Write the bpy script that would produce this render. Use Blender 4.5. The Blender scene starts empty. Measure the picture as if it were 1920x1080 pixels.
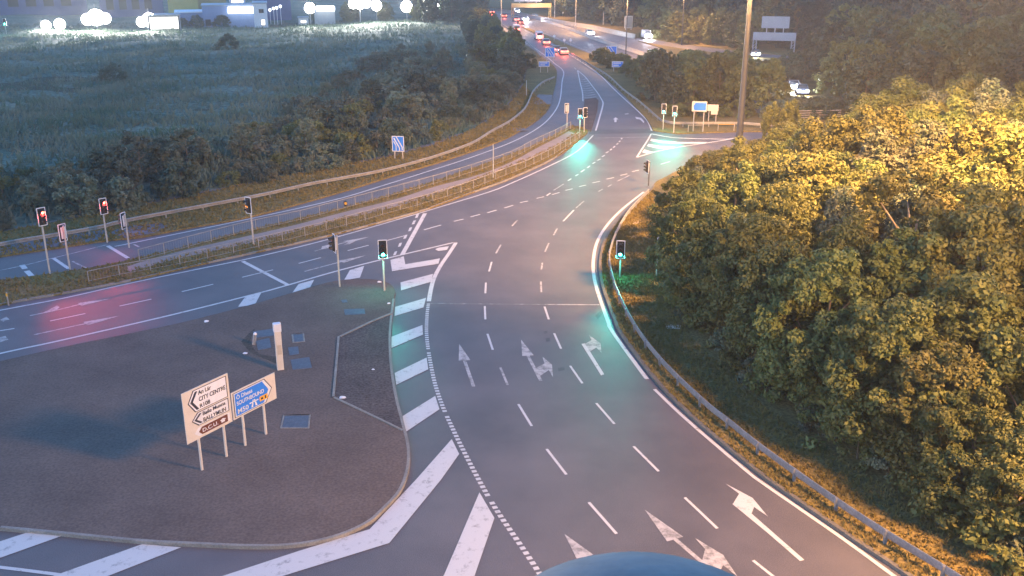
import bpy, bmesh, math, random
import numpy as np
from mathutils import Vector, Matrix
from mathutils.geometry import tessellate_polygon

R = math.radians
scene = bpy.context.scene
COL = scene.collection
# ------------------------------------------------------------------ camera
H, F = 20.0, 1795.0
PITCH = math.atan(620.0 / F)
cd = bpy.data.cameras.new('camera'); cam = bpy.data.objects.new('camera', cd); COL.objects.link(cam)
cam.location = (0, 0, H); cam.rotation_euler = (math.pi / 2 - PITCH, 0, 0)
cd.sensor_width = 36; cd.lens = 36 * F / 1920; cd.clip_start = 0.1; cd.clip_end = 6000
scene.camera = cam
scene.cycles.use_denoising = True; scene.cycles.use_adaptive_sampling = False
scene.cycles.sample_clamp_indirect = .15
# ------------------------------------------------------------------ sky, sun, exposure
SUN_EL, SUN_ROT = R(2.0), R(250)
world = bpy.data.worlds.new('World'); scene.world = world; world.use_nodes = True
wn = world.node_tree.nodes; wl = world.node_tree.links
bg = wn['Background']; sky = wn.new('ShaderNodeTexSky'); sky.sky_type = 'NISHITA'
sky.sun_disc = False; sky.sun_elevation = SUN_EL; sky.sun_rotation = SUN_ROT
sky.altitude = 50; sky.air_density = 1.2; sky.dust_density = 0.3; sky.ozone_density = 4.0
wl.new(sky.outputs[0], bg.inputs[0]); bg.inputs[1].default_value = 0.15
sd = bpy.data.lights.new('sun', 'SUN'); sd.energy = 0.05; sd.angle = R(20); sd.color = (1.0, .72, .62)
so = bpy.data.objects.new('sun', sd); COL.objects.link(so)
so.rotation_euler = (math.pi / 2 - R(12), 0, math.pi - SUN_ROT)
scene.view_settings.view_transform = 'Standard'; scene.view_settings.look = 'None'
scene.view_settings.exposure = 3.6; scene.view_settings.gamma = 1.0
SODIUM = (1.0, .505, .17)
MASTP, LAMPP = 20000, 2000           # lamp powers
FLOODP = 12000

# ------------------------------------------------------------------ helpers
SP, CP = math.sin(PITCH), math.cos(PITCH)
def ray(px, py):
    u = (px - 960) / F; v = -(py - 540) / F
    return Vector((u, CP + v * SP, -SP + v * CP))
def G(px, py, z=0.0):
    d = ray(px, py); t = (z - H) / d.z
    return Vector((d.x * t, d.y * t, z))
def ztop(B, py):
    """height at which a vertical over ground point B reaches picture row py"""
    d = ray(960, py); return H + d.z * (B.y / d.y)
def catmull(pts, n=8, closed=False):
    P = [Vector(p) for p in pts]; out = []
    m = len(P)
    if m < 3: return P
    for i in range(m if closed else m - 1):
        if closed: a, b, c, d = P[i - 1], P[i], P[(i + 1) % m], P[(i + 2) % m]
        else:
            b, c = P[i], P[i + 1]; a = P[i - 1] if i else b * 2 - c; d = P[i + 2] if i + 2 < m else c * 2 - b
        for k in range(n):
            t = k / n
            out.append(.5 * ((2 * b) + (c - a) * t + (2 * a - 5 * b + 4 * c - d) * t * t + (3 * b - a - 3 * c + d) * t ** 3))
    if not closed: out.append(P[-1])
    return out
def resample(pts, step):
    out = [pts[0].copy()]; acc = 0.0
    for a, b in zip(pts[:-1], pts[1:]):
        L = (b - a).length
        if L < 1e-9: continue
        while acc + L >= step:
            t = (step - acc) / L; a = a.lerp(b, t); out.append(a.copy()); L = (b - a).length; acc = 0.0
        acc += L
    return out
def W(pxs, z=0.0, smooth=True, n=8):
    p = [G(x, y, z) for x, y in pxs]
    return catmull(p, n) if smooth else p
def inside(poly, x, y):
    r = False; j = len(poly) - 1
    for i in range(len(poly)):
        xi, yi, xj, yj = poly[i][0], poly[i][1], poly[j][0], poly[j][1]
        if (yi > y) != (yj > y) and x < (xj - xi) * (y - yi) / (yj - yi) + xi: r = not r
        j = i
    return r

class MB:
    def __init__(s): s.v = []; s.f = []
    def add(s, vs, fs):
        o = len(s.v); s.v += [tuple(v) for v in vs]; s.f += [tuple(i + o for i in f) for f in fs]; return s
    def box(s, c, d, rz=0.0, rx=0.0, ry=0.0, bev=0.0):
        m = Matrix.Translation(Vector(c)) @ Matrix.Rotation(rz, 4, 'Z') @ Matrix.Rotation(ry, 4, 'Y') @ Matrix.Rotation(rx, 4, 'X')
        x, y, z = d[0] / 2, d[1] / 2, d[2] / 2
        if bev:
            b = bev
            ring = [(-x + b, -y), (x - b, -y), (x, -y + b), (x, y - b), (x - b, y), (-x + b, y), (-x, y - b), (-x, -y + b)]
            ins = [(a * (x - b) / x, c_ * (y - b) / y) for a, c_ in ring]
            vs = [(a, c_, -z) for a, c_ in ring] + [(a, c_, z - b) for a, c_ in ring] + [(a, c_, z) for a, c_ in ins]
            fs = [tuple(range(7, -1, -1)), tuple(range(16, 24))]
            for k in range(8):
                l = (k + 1) % 8; fs += [(k, l, 8 + l, 8 + k), (8 + k, 8 + l, 16 + l, 16 + k)]
        else:
            vs = [(-x, -y, -z), (x, -y, -z), (x, y, -z), (-x, y, -z), (-x, -y, z), (x, -y, z), (x, y, z), (-x, y, z)]
            fs = [(3, 2, 1, 0), (4, 5, 6, 7), (0, 1, 5, 4), (1, 2, 6, 5), (2, 3, 7, 6), (3, 0, 4, 7)]
        return s.add([m @ Vector(v) for v in vs], fs)
    def tube(s, pts, rad, n=8, cap=True):
        pts = [Vector(p) for p in pts]
        if not hasattr(rad, '__len__'): rad = [rad] * len(pts)
        vs = []; fs = []; ref = None
        for i, p in enumerate(pts):
            t = (pts[min(i + 1, len(pts) - 1)] - pts[max(i - 1, 0)]).normalized()
            if ref is None: ref = Vector((1, 0, 0)) if abs(t.x) < .9 else Vector((0, 1, 0))
            a = (ref - t * ref.dot(t)).normalized(); b = t.cross(a); ref = a
            for k in range(n):
                th = 2 * math.pi * k / n; vs.append(p + (a * math.cos(th) + b * math.sin(th)) * rad[i])
        for i in range(len(pts) - 1):
            for k in range(n):
                l = (k + 1) % n; fs.append((i * n + k, i * n + l, (i + 1) * n + l, (i + 1) * n + k))
        if cap: fs += [tuple(range(n - 1, -1, -1)), tuple(range((len(pts) - 1) * n, len(pts) * n))]
        return s.add(vs, fs)
    def prism(s, poly, z0, z1):
        """poly: list of (x,y); vertical walls and a top"""
        n = len(poly)
        a = sum(poly[i][0] * poly[(i + 1) % n][1] - poly[(i + 1) % n][0] * poly[i][1] for i in range(n))
        if a < 0: poly = poly[::-1]
        vs = [(p[0], p[1], z0) for p in poly] + [(p[0], p[1], z1) for p in poly]
        fs = [(i, (i + 1) % n, n + (i + 1) % n, n + i) for i in range(n)]
        s.add(vs, fs); return s.flat(poly, z1)
    def flat(s, poly, z):
        P = [Vector((p[0], p[1], z)) for p in poly]
        fs = []
        for t in tessellate_polygon([P]):
            a, b, c = (P[i] for i in t)
            fs.append(t if (b - a).cross(c - a).z > 0 else t[::-1])
        return s.add(P, fs)
    def ribbon(s, pts, w, z=None, off=0.0):
        n = len(pts); vs = []
        for i, p in enumerate(pts):
            t = pts[min(i + 1, n - 1)] - pts[max(i - 1, 0)]; t.z = 0; t.normalize()
            nr = Vector((t.y, -t.x, 0)); q = Vector((p.x, p.y, p.z if z is None else z)) + nr * off
            vs += [q + nr * w / 2, q - nr * w / 2]
        return s.add(vs, [(2 * i, 2 * i + 2, 2 * i + 3, 2 * i + 1) for i in range(n - 1)])
    def sweep(s, pts, prof):
        """prof: list of (side, up); open profile swept along the path"""
        n = len(pts); m = len(prof); vs = []; fs = []
        for i, p in enumerate(pts):
            t = pts[min(i + 1, n - 1)] - pts[max(i - 1, 0)]; t.z = 0; t.normalize()
            nr = Vector((t.y, -t.x, 0))
            vs += [p + nr * a + Vector((0, 0, b)) for a, b in prof]
        for i in range(n - 1):
            for k in range(m - 1): fs.append((i * m + k, i * m + k + 1, (i + 1) * m + k + 1, (i + 1) * m + k))
        return s.add(vs, fs)
    def disc(s, c, r, axis, n=14, th=.02):
        c = Vector(c); a = Vector(axis).normalized()
        return s.tube([c - a * th / 2, c + a * th / 2], r, n)
    def build(s, name, mat, parent=None, smooth=False, loc=None):
        me = bpy.data.meshes.new(name); me.from_pydata(s.v, [], s.f); me.update()
        if smooth: me.polygons.foreach_set('use_smooth', [True] * len(me.polygons))
        me.materials.append(mat)
        o = bpy.data.objects.new(name, me); COL.objects.link(o)
        if parent: o.parent = parent
        if loc is not None: o.location = loc
        return o
def empty(name, loc=(0, 0, 0), rz=0.0):
    o = bpy.data.objects.new(name, None); COL.objects.link(o); o.location = loc; o.rotation_euler = (0, 0, rz); o.empty_display_size = .3
    return o
def tag(o, label, cat, group=None):
    o['label'] = label; o['category'] = cat
    if group: o['group'] = group
    return o
def struct(o, kind='structure'): o['kind'] = kind; return o
KIDS = {}
def kids(o):
    return [c for c in bpy.data.objects if c.parent == o]
def copy_tree(o, parent=None, kl=None):
    c = o.copy(); COL.objects.link(c); c.parent = parent
    for ch in kids(o): copy_tree(ch, c)
    return c

# ------------------------------------------------------------------ materials
def newmat(name):
    m = bpy.data.materials.new(name); m.use_nodes = True
    nt = m.node_tree; return m, nt.nodes, nt.links, nt.nodes['Principled BSDF']
def pm(name, c1, c2=None, scale=3.0, rough=.6, bump=0.0, metal=0.0, detail=6, fine=None, fine_amt=.35, rnd=0.0, spec=.5, trans=0.0, stretch=None):
    m, n, l, b = newmat(name)
    c2 = c2 or tuple(x * .8 for x in c1)
    tc = n.new('ShaderNodeTexCoord'); src = tc.outputs['Object']
    if stretch:
        mp = n.new('ShaderNodeMapping'); mp.inputs['Scale'].default_value = stretch; l.new(src, mp.inputs[0]); src = mp.outputs[0]
    nz = n.new('ShaderNodeTexNoise'); nz.inputs['Scale'].default_value = scale; nz.inputs['Detail'].default_value = detail; nz.inputs['Roughness'].default_value = .6
    l.new(src, nz.inputs['Vector'])
    rp = n.new('ShaderNodeValToRGB'); rp.color_ramp.elements[0].position = .32; rp.color_ramp.elements[1].position = .68
    rp.color_ramp.elements[0].color = (*c1, 1); rp.color_ramp.elements[1].color = (*c2, 1)
    l.new(nz.outputs[0], rp.inputs[0]); out = rp.outputs[0]
    if fine:
        n2 = n.new('ShaderNodeTexNoise'); n2.inputs['Scale'].default_value = fine; n2.inputs['Detail'].default_value = 3
        l.new(src, n2.inputs['Vector'])
        mr = n.new('ShaderNodeMapRange'); mr.inputs[1].default_value = .3; mr.inputs[2].default_value = .7
        mr.inputs[3].default_value = 1 - fine_amt; mr.inputs[4].default_value = 1 + fine_amt
        l.new(n2.outputs[0], mr.inputs[0])
        mx = n.new('ShaderNodeVectorMath'); mx.operation = 'SCALE'; l.new(out, mx.inputs[0]); l.new(mr.outputs[0], mx.inputs['Scale']); out = mx.outputs[0]
    if rnd:
        oi = n.new('ShaderNodeObjectInfo'); hs = n.new('ShaderNodeHueSaturation')
        m1 = n.new('ShaderNodeMapRange'); m1.inputs[3].default_value = 1 - rnd; m1.inputs[4].default_value = 1 + rnd
        m2 = n.new('ShaderNodeMapRange'); m2.inputs[3].default_value = .5 - rnd * .07; m2.inputs[4].default_value = .5 + rnd * .05
        l.new(oi.outputs['Random'], m1.inputs[0]); l.new(oi.outputs['Random'], m2.inputs[0])
        l.new(m1.outputs[0], hs.inputs['Value']); l.new(m2.outputs[0], hs.inputs['Hue']); l.new(out, hs.inputs['Color']); out = hs.outputs[0]
    l.new(out, b.inputs['Base Color'])
    b.inputs['Roughness'].default_value = rough; b.inputs['Metallic'].default_value = metal
    b.inputs['Specular IOR Level'].default_value = spec
    if bump:
        bp = n.new('ShaderNodeBump'); bp.inputs['Strength'].default_value = bump; bp.inputs['Distance'].default_value = .05
        l.new((n2 if fine else nz).outputs[0], bp.inputs['Height']); l.new(bp.outputs[0], b.inputs['Normal'])
    if trans:
        td = n.new('ShaderNodeBsdfTranslucent'); l.new(out, td.inputs[0]); ms = n.new('ShaderNodeMixShader'); ms.inputs[0].default_value = trans
        l.new(b.outputs[0], ms.inputs[1]); l.new(td.outputs[0], ms.inputs[2]); l.new(ms.outputs[0], n['Material Output'].inputs[0])
    return m
def emat(name, col, strength):
    m, n, l, b = newmat(name)
    tc = n.new('ShaderNodeTexCoord'); nz = n.new('ShaderNodeTexNoise'); nz.inputs['Scale'].default_value = 6; l.new(tc.outputs['Object'], nz.inputs['Vector'])
    mr = n.new('ShaderNodeMapRange'); mr.inputs[3].default_value = strength * .85; mr.inputs[4].default_value = strength * 1.15; l.new(nz.outputs[0], mr.inputs[0])
    b.inputs['Base Color'].default_value = (*[c * .5 for c in col], 1); b.inputs['Emission Color'].default_value = (*col, 1); l.new(mr.outputs[0], b.inputs['Emission Strength'])
    return m

M = {}
M['asphalt'] = pm('asphalt', (.092, .084, .089), (.138, .124, .128), .22, .58, .25, fine=28, fine_amt=.30)
M['ground'] = pm('ground_soil', (.045, .055, .035), (.08, .075, .05), .15, .95, fine=3, fine_amt=.4, spec=.1)
M['meadow'] = pm('meadow_grass', (.046, .100, .072), (.160, .178, .136), .075, .95, .6, fine=1.6, fine_amt=.5, spec=.1)
M['island'] = pm('island_turf', (.122, .096, .084), (.164, .128, .110), .35, .95, .3, fine=9, fine_amt=.2, spec=.1)
M['turf2'] = pm('island_turf_dark', (.085, .072, .070), (.120, .100, .092), .5, .95, .5, fine=9, fine_amt=.4, spec=.1)
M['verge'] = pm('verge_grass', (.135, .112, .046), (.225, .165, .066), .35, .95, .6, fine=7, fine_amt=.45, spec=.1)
M['leafmould'] = pm('woodland_floor', (.10, .085, .035), (.17, .125, .05), .5, .95, fine=6, fine_amt=.4, spec=.1)
M['path'] = pm('path_tarmac', (.23, .19, .17), (.30, .24, .21), .5, .8, .2, fine=20, fine_amt=.2)
M['kerbdark'] = pm('dark_kerb', (.10, .092, .08), (.16, .145, .125), 1.2, .85, .2, fine=14, fine_amt=.25)  # darker concrete tone for the right kerb
M['darkpatch'] = pm('dark_patch', (.065, .060, .052), (.105, .088, .074), 1.5, .95, .4, fine=9, fine_amt=.3, spec=.1)
M['kerb'] = pm('kerb_concrete', (.19, .175, .155), (.28, .26, .23), 1.2, .8, .2, fine=14, fine_amt=.2)
M['patch'] = pm('old_tarmac', (.10, .10, .115), (.15, .15, .165), .6, .7, fine=20, fine_amt=.2)
M['cover'] = pm('steel_cover', (.09, .10, .125), (.13, .14, .17), 4, .55, metal=.3, fine=30, fine_amt=.2)
M['galv'] = pm('galvanised_steel', (.42, .43, .45), (.55, .55, .56), 3, .45, metal=.6, fine=20, fine_amt=.1)
M['fence'] = pm('dull_fence_steel', (.27, .255, .24), (.36, .335, .31), 2, .6, metal=.2)
M['rail'] = pm('weathered_guard_rail', (.20, .20, .215), (.29, .29, .31), 1.5, .55, metal=.3, fine=12, fine_amt=.15)
M['rust'] = pm('weathered_rail', (.27, .25, .23), (.37, .35, .33), 1.5, .55, metal=.35, fine=12, fine_amt=.15)
M['pole'] = pm('painted_pole', (.40, .36, .32), (.52, .47, .42), 2, .6)
M['darkpole'] = pm('dark_pole', (.05, .05, .055), (.08, .08, .085), 2, .5)
M['mast'] = pm('mast_steel', (.06, .062, .07), (.09, .09, .10), 1.2, .55, metal=.3)
M['white'] = pm('white_sheet', (.66, .66, .70), (.74, .74, .78), 3, .5, rnd=.05)
M['cream'] = pm('cream_sheet', (.60, .54, .47), (.66, .60, .53), 3, .55)
M['blue'] = pm('sign_blue', (.03, .20, .72), (.035, .22, .78), 3, .45)
M['brown'] = pm('sign_brown', (.13, .045, .03), (.16, .055, .035), 3, .5)
M['navy'] = pm('sign_black', (.03, .03, .05), (.04, .04, .06), 3, .5)
M['yellow'] = pm('sign_yellow', (.75, .38, .03), (.8, .42, .04), 3, .5)
M['black'] = pm('black_plastic', (.014, .014, .016), (.022, .022, .025), 3, .45)
M['bark'] = pm('bark', (.12, .09, .06), (.20, .15, .10), 4, .9, .5)
M['barkpale'] = pm('pale_bark', (.28, .22, .16), (.36, .30, .22), 4, .9, .5)
M['leaf'] = pm('leaf_green', (.068, .100, .030), (.150, .162, .050), .9, .6, rnd=.22, trans=.25, spec=.3)
M['leaf2'] = pm('leaf_olive', (.090, .104, .032), (.180, .176, .054), .9, .6, rnd=.22, trans=.25, spec=.3)
M['leaffar'] = pm('leaf_lamplight_tint', (.095, .115, .042), (.20, .19, .065), .9, .6, rnd=.25, trans=.25, spec=.3)  # leaf colour brightened to stand in for lamplight on far trees
M['leafdark'] = pm('leaf_dark', (.050, .075, .050), (.095, .115, .070), .8, .65, rnd=.28, trans=.2, spec=.3)
M['leafscrub'] = pm('leaf_scrub', (.075, .115, .072), (.175, .170, .110), .8, .65, rnd=.35, trans=.2, spec=.3)
M['tuft'] = pm('meadow_blades', (.050, .112, .078), (.180, .198, .150), .085, .85, trans=.2, spec=.2)
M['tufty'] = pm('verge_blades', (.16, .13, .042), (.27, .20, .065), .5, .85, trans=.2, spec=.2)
M['glass'] = pm('dark_glass', (.02, .022, .025), (.03, .032, .035), 2, .12)
M['tyre'] = pm('tyre_rubber', (.015, .015, .015), (.025, .025, .025), 6, .85)
M['concrete'] = pm('concrete', (.36, .31, .27), (.46, .41, .36), .8, .8, fine=10, fine_amt=.1)
M['shedblue'] = pm('blue_cladding', (.16, .24, .42), (.20, .29, .48), .5, .5)
M['shedyellow'] = pm('yellow_cladding', (.46, .36, .10), (.52, .42, .14), .5, .6)
M['shedochre'] = pm('ochre_cladding', (.42, .28, .10), (.48, .33, .13), .5, .6)
M['shedgrey'] = pm('grey_cladding', (.28, .31, .36), (.34, .37, .42), .5, .6)
M['shednavy'] = pm('navy_cladding', (.06, .09, .20), (.08, .11, .25), .5, .6)
M['stone'] = pm('pale_stone', (.45, .38, .30), (.55, .48, .40), 2, .9)
M['dome'] = pm('blue_housing', (.155, .15, .16), (.235, .23, .235), 9, .7, .1)
M['e_flood'] = emat('floodlight_glow', (1, .98, .92), 5)
M['e_sodium'] = emat('sodium_glow', (1, .6, .22), 3)
M['e_red'] = emat('red_lens_lit', (1, .05, .02), 2.5)
M['e_amber'] = emat('amber_lens_lit', (1, .30, .04), .8)
M['e_green'] = emat('green_lens_lit', (.10, 1, .72), 1.0)
M['e_reddim'] = emat('red_lens_dim', (.9, .03, .05), .05)
M['e_head'] = emat('headlight_lit', (.86, .86, 1), 12)
M['e_tail'] = emat('tail_light_lit', (1, .13, .06), 1.2)
M['e_canopy'] = emat('lit_canopy', (.86, .92, 1), .35)
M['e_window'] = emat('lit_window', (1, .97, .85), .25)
M['lensoff'] = pm('lens_unlit', (.05, .02, .02), (.06, .03, .02), 3, .3)
def marking_mat(name, wear, c=(.56, .55, .54)):
    m, n, l, b = newmat(name)
    tc = n.new('ShaderNodeTexCoord')
    a = n.new('ShaderNodeTexNoise'); a.inputs['Scale'].default_value = 2.2; a.inputs['Detail'].default_value = 8; a.inputs['Roughness'].default_value = .75
    l.new(tc.outputs['Object'], a.inputs['Vector'])
    r = n.new('ShaderNodeValToRGB'); r.color_ramp.elements[0].position = wear - .06; r.color_ramp.elements[1].position = wear + .12
    r.color_ramp.elements[0].color = (.16, .155, .15, 1); r.color_ramp.elements[1].color = (*c, 1)
    l.new(a.outputs[0], r.inputs[0]); l.new(r.outputs[0], b.inputs['Base Color']); b.inputs['Roughness'].default_value = .6
    return m
M['paint'] = marking_mat('road_paint', .335)
M['worn'] = marking_mat('road_paint_worn', .43, (.46, .44, .43))
M['faint'] = marking_mat('road_paint_faint', .55, (.42, .41, .40))

# ------------------------------------------------------------------ ground and road
big = [(-700, -100), (700, -100), (700, 1300), (-700, 1300)]
struct(MB().flat(big, -.06).build('ground', M['ground']))
road_px = [(2600, 1500), (2300, 1080), (2100, 300), (2300, 80), (1400, 50), (1200, 42), (1050, 20), (985, 8), (905, 4), (880, 20), (940, 90), (900, 240), (640, 310), (0, 430), (-500, 540), (-1100, 760), (-1600, 1200), (-1200, 1700)]
struct(MB().flat([G(x, y) for x, y in road_px], 0).build('road', M['asphalt']))

Z1 = .12
def slab(name, pxs, mat, z=Z1, z0=-.02, smooth=False, kind='structure'):
    P = W(pxs, z, smooth) if smooth else [G(x, y, z) for x, y in pxs]
    return struct(MB().prism([(p.x, p.y) for p in P], z0, z).build(name, mat), kind)
def spx(pxs, n=6):
    """smooth a picture polyline on the ground, back to a list usable in an outline"""
    return [(p.x, p.y) for p in catmull([Vector((x, y, 0)) for x, y in pxs], n)]

# island
isl_top = [(-300, 745), (0, 677), (130, 648), (320, 609), (445, 578), (540, 551), (600, 533), (640, 525), (690, 523), (725, 529), (740, 543)]
isl_right = [(739, 560), (734, 600), (732, 640), (735, 690), (744, 745), (757, 795), (767, 840), (765, 880), (750, 920), (718, 955), (690, 979), (640, 1002), (580, 1017), (520, 1023), (450, 1023), (380, 1020), (280, 1015), (200, 1008), (100, 998), (0, 989), (-300, 955)]
isl = spx(isl_top + isl_right)
slab('traffic_island', isl, M['island'], .13)
k = MB(); ip = [G(x, y, .13) for x, y in spx(isl_right[:-1])]
k.sweep(ip, [(-.03, -.13), (-.03, .012), (.10, .012)]); struct(k.build('island_kerb', M['kerb']))
slab('island_bay', spx([(736, 587), (700, 600), (662, 618), (636, 631)], 3) + [(630, 690), (624, 745), (700, 778), (755, 806), (743, 745), (735, 690), (733, 640), (735, 600)], M['turf2'], .136, .1)
slab('island_dark_patch', spx([(452, 640), (470, 622), (478, 617), (470, 640), (485, 662), (520, 668), (530, 660), (528, 684), (500, 674), (470, 662)]), M['darkpatch'], .137, .1)  # flat patch of darker ground round the bollard and covers
k = MB()
for seg, w in (([(734, 588), (700, 602), (668, 617), (637, 632)], .14), ([(635, 632), (630, 690), (625, 745)], .12), ([(627, 746), (690, 776), (756, 808)], .10)):
    k.sweep(W(seg, .13), [(w / 2, 0), (w / 2, .05), (-w / 2, .05), (-w / 2, 0)])
struct(k.build('bay_kerb', M['kerb']))

# left verge between slip road and guard rail
slip_top = [(-300, 530), (0, 480), (100, 465), (200, 450), (262, 444), (350, 427), (475, 404), (640, 359), (740, 328), (825, 303), (930, 267), (980, 242), (1013, 220), (1030, 200), (1037, 175), (1043, 150), (1042, 128), (1018, 107), (995, 90), (963, 69), (935, 51), (917, 36), (905, 22)]
verge_back = [(893, 22), (905, 40), (940, 70), (970, 100), (985, 125), (980, 160), (955, 195), (920, 222), (870, 250), (800, 275), (700, 300), (560, 325), (440, 350), (220, 393), (0, 435), (-300, 492)]
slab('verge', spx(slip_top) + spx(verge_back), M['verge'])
slab('verge_patch', [(1010, 177), (1036, 178), (1033, 195), (1003, 196), (999, 187)], M['patch'], .13, .1)
slab('verge_patch', [(955, 239), (982, 240), (990, 244), (960, 246)], M['patch'], .13, .1)
slab('verge_patch', [(205, 436), (235, 424), (300, 418), (315, 424), (290, 436), (235, 446)], M['patch'], .13, .1)
slab('verge_patch', [(0, 462), (100, 443), (195, 431), (205, 446), (100, 463), (0, 478), (-100, 492), (-100, 480)], M['patch'], .128, .1)

# median strip between slip road and main road with the footpath
med_top = [(-300, 570), (0, 525), (60, 517), (165, 502), (250, 485), (330, 466), (440, 437), (560, 409), (650, 387), (730, 365), (810, 340), (870, 320), (930, 299), (997, 273), (1050, 247), (1072, 235)]
med_bot = [(1092, 238), (1102, 246), (1090, 258), (1045, 292), (960, 333), (880, 362), (794, 393), (690, 422), (600, 445), (480, 472), (375, 495), (225, 529), (100, 552), (0, 570), (-300, 630)]
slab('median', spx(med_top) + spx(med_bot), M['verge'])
pt = [(238, 500), (275, 488), (350, 468), (475, 440), (560, 420), (640, 399), (740, 374), (812, 351), (900, 327), (960, 303), (1000, 281), (1045, 258), (1066, 246)]
pb = [(1078, 250), (1050, 270), (1000, 294), (940, 319), (900, 334), (820, 362), (740, 388), (640, 411), (560, 432), (475, 454), (350, 481), (275, 500), (238, 511)]
slab('footpath', spx(pt) + spx(pb), M['path'], .135, .1)
k = MB(); k.sweep(W([(1092, 248), (1045, 292), (960, 333), (880, 362), (794, 393), (690, 422), (600, 445), (480, 472), (375, 495), (225, 529), (100, 552), (0, 570), (-300, 630)], .12), [(.0, -.12), (.0, .006), (.14, .006)])
struct(k.build('median_kerb', M['kerb']))
# splitter island at the slip road mouth
slab('splitter_island', [(1096, 186), (1117, 183), (1122, 188), (1120, 205), (1108, 245), (1088, 243), (1094, 215)], M['turf2'])
# gore between slip road and motorway, and everything right of the slip road
gore = spx([(1225, 244), (1212, 222), (1192, 200), (1165, 172), (1135, 146), (1103, 120), (1070, 99), (1022, 72), (978, 50)]) + spx([(992, 53), (1030, 68), (1070, 86), (1110, 102), (1160, 122), (1210, 148)]) + [(1300, 180), (1420, 212), (1900, 226), (1900, 250), (1500, 246), (1386, 246), (1270, 250)]
slab('gore_verge', gore, M['verge'])
# near right verge and woodland floor
rv = spx([(1230, 340), (1213, 362), (1174, 395), (1148, 424), (1131, 453), (1124, 484), (1124, 513), (1131, 545), (1150, 597), (1164, 626), (1228, 712), (1300, 784), (1412, 878), (1460, 913), (1596, 1008), (1704, 1080), (1900, 1220)])
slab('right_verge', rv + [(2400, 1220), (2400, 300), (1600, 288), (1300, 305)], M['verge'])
tw = [(1262, 375), (1268, 430), (1285, 500), (1320, 565), (1390, 645), (1500, 735), (1620, 820), (1760, 915), (1900, 1000), (2060, 1090), (2400, 1200), (2400, 310), (1600, 295), (1320, 312)]
slab('woodland_floor', tw, M['leafmould'], .16, .1)
k = MB(); kp = [G(x, y, .12) for x, y in rv[2:]]
k.sweep(kp, [(.02, -.12), (.02, .02), (-.16, .02)]); struct(k.build('right_kerb', M['kerbdark']))
# far side of the motorway
slab('motorway_verge', spx([(905, 12), (955, 20), (1015, 34), (1067, 44), (1114, 52), (1191, 69), (1240, 76), (1330, 88), (1420, 99), (1600, 112)]) + [(2300, 130), (2300, 20), (1200, -20), (900, -20)], M['verge'])
slab('motorway_strip', spx([(1196, 76), (1260, 88), (1330, 97), (1420, 107)]) + [(2000, 130), (2000, 200), (1420, 185), (1260, 150), (1200, 112), (1225, 106), (1260, 100), (1230, 86)], M['verge'], .115)

# meadow: a rough grassy field left of the guard rail
field_px = [(-2200, 900), (-900, 600), (-300, 492), (0, 433), (220, 391), (440, 348), (560, 323), (700, 298), (800, 273), (870, 248), (920, 220), (955, 193), (978, 160), (982, 126), (965, 100), (938, 72), (905, 42), (893, 25), (870, 10), (870, -30), (-2200, -30)]
fpoly = [G(x, y) for x, y in field_px]
def seg_dist(px_, py_, poly):
    d = np.full(px_.shape, 1e9)
    for i in range(len(poly)):
        a, b = poly[i], poly[(i + 1) % len(poly)]
        ax, ay, bx, by = a.x, a.y, b.x, b.y; dx, dy = bx - ax, by - ay; L = dx * dx + dy * dy + 1e-9
        t = np.clip(((px_ - ax) * dx + (py_ - ay) * dy) / L, 0, 1)
        d = np.minimum(d, np.hypot(px_ - ax - t * dx, py_ - ay - t * dy))
    return d
def inside_np(px_, py_, poly):
    r = np.zeros(px_.shape, bool); j = len(poly) - 1
    for i in range(len(poly)):
        xi, yi, xj, yj = poly[i].x, poly[i].y, poly[j].x, poly[j].y
        c = ((yi > py_) != (yj > py_)) & (px_ < (xj - xi) * (py_ - yi) / (yj - yi + 1e-12) + xi); r ^= c; j = i
    return r
rng = np.random.default_rng(5)
def hump(x, y):
    return (.35 * np.sin(x * .11 + 1.3 * np.sin(y * .05)) * np.sin(y * .083 + .7) + .22 * np.sin(x * .27 + y * .19) * np.sin(y * .31 - x * .12 + 2) + .5 * np.sin(x * .031 + .4) * np.sin(y * .043 + 1.1))
def field_z(x, y, d):
    s = np.clip(d / 7, 0, 1); s = s * s * (3 - 2 * s)
    return .0 + s * (.55 + hump(x, y))
xs = np.concatenate([np.arange(-260, -70, 3.0), np.arange(-70, 12, 1.2)]); ys = np.concatenate([np.arange(40, 180, 1.3), np.arange(180, 480, 3.5)])
gx, gy = np.meshgrid(xs, ys)
ins = inside_np(gx, gy, fpoly); dd = seg_dist(gx, gy, fpoly)
gz = np.where(ins, field_z(gx, gy, dd), -.05 - np.clip(dd, 0, 2) * .05)
nx, ny = len(xs), len(ys); b = MB()
b.v = [(float(a), float(c), float(e)) for a, c, e in zip(gx.ravel(), gy.ravel(), gz.ravel())]
for j in range(ny - 1):
    for i in range(nx - 1):
        q = (j * nx + i, j * nx + i + 1, (j + 1) * nx + i + 1, (j + 1) * nx + i)
        if ins.ravel()[list(q)].any(): b.f.append(q)
struct(b.build('meadow', M['meadow'], smooth=True))

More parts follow.
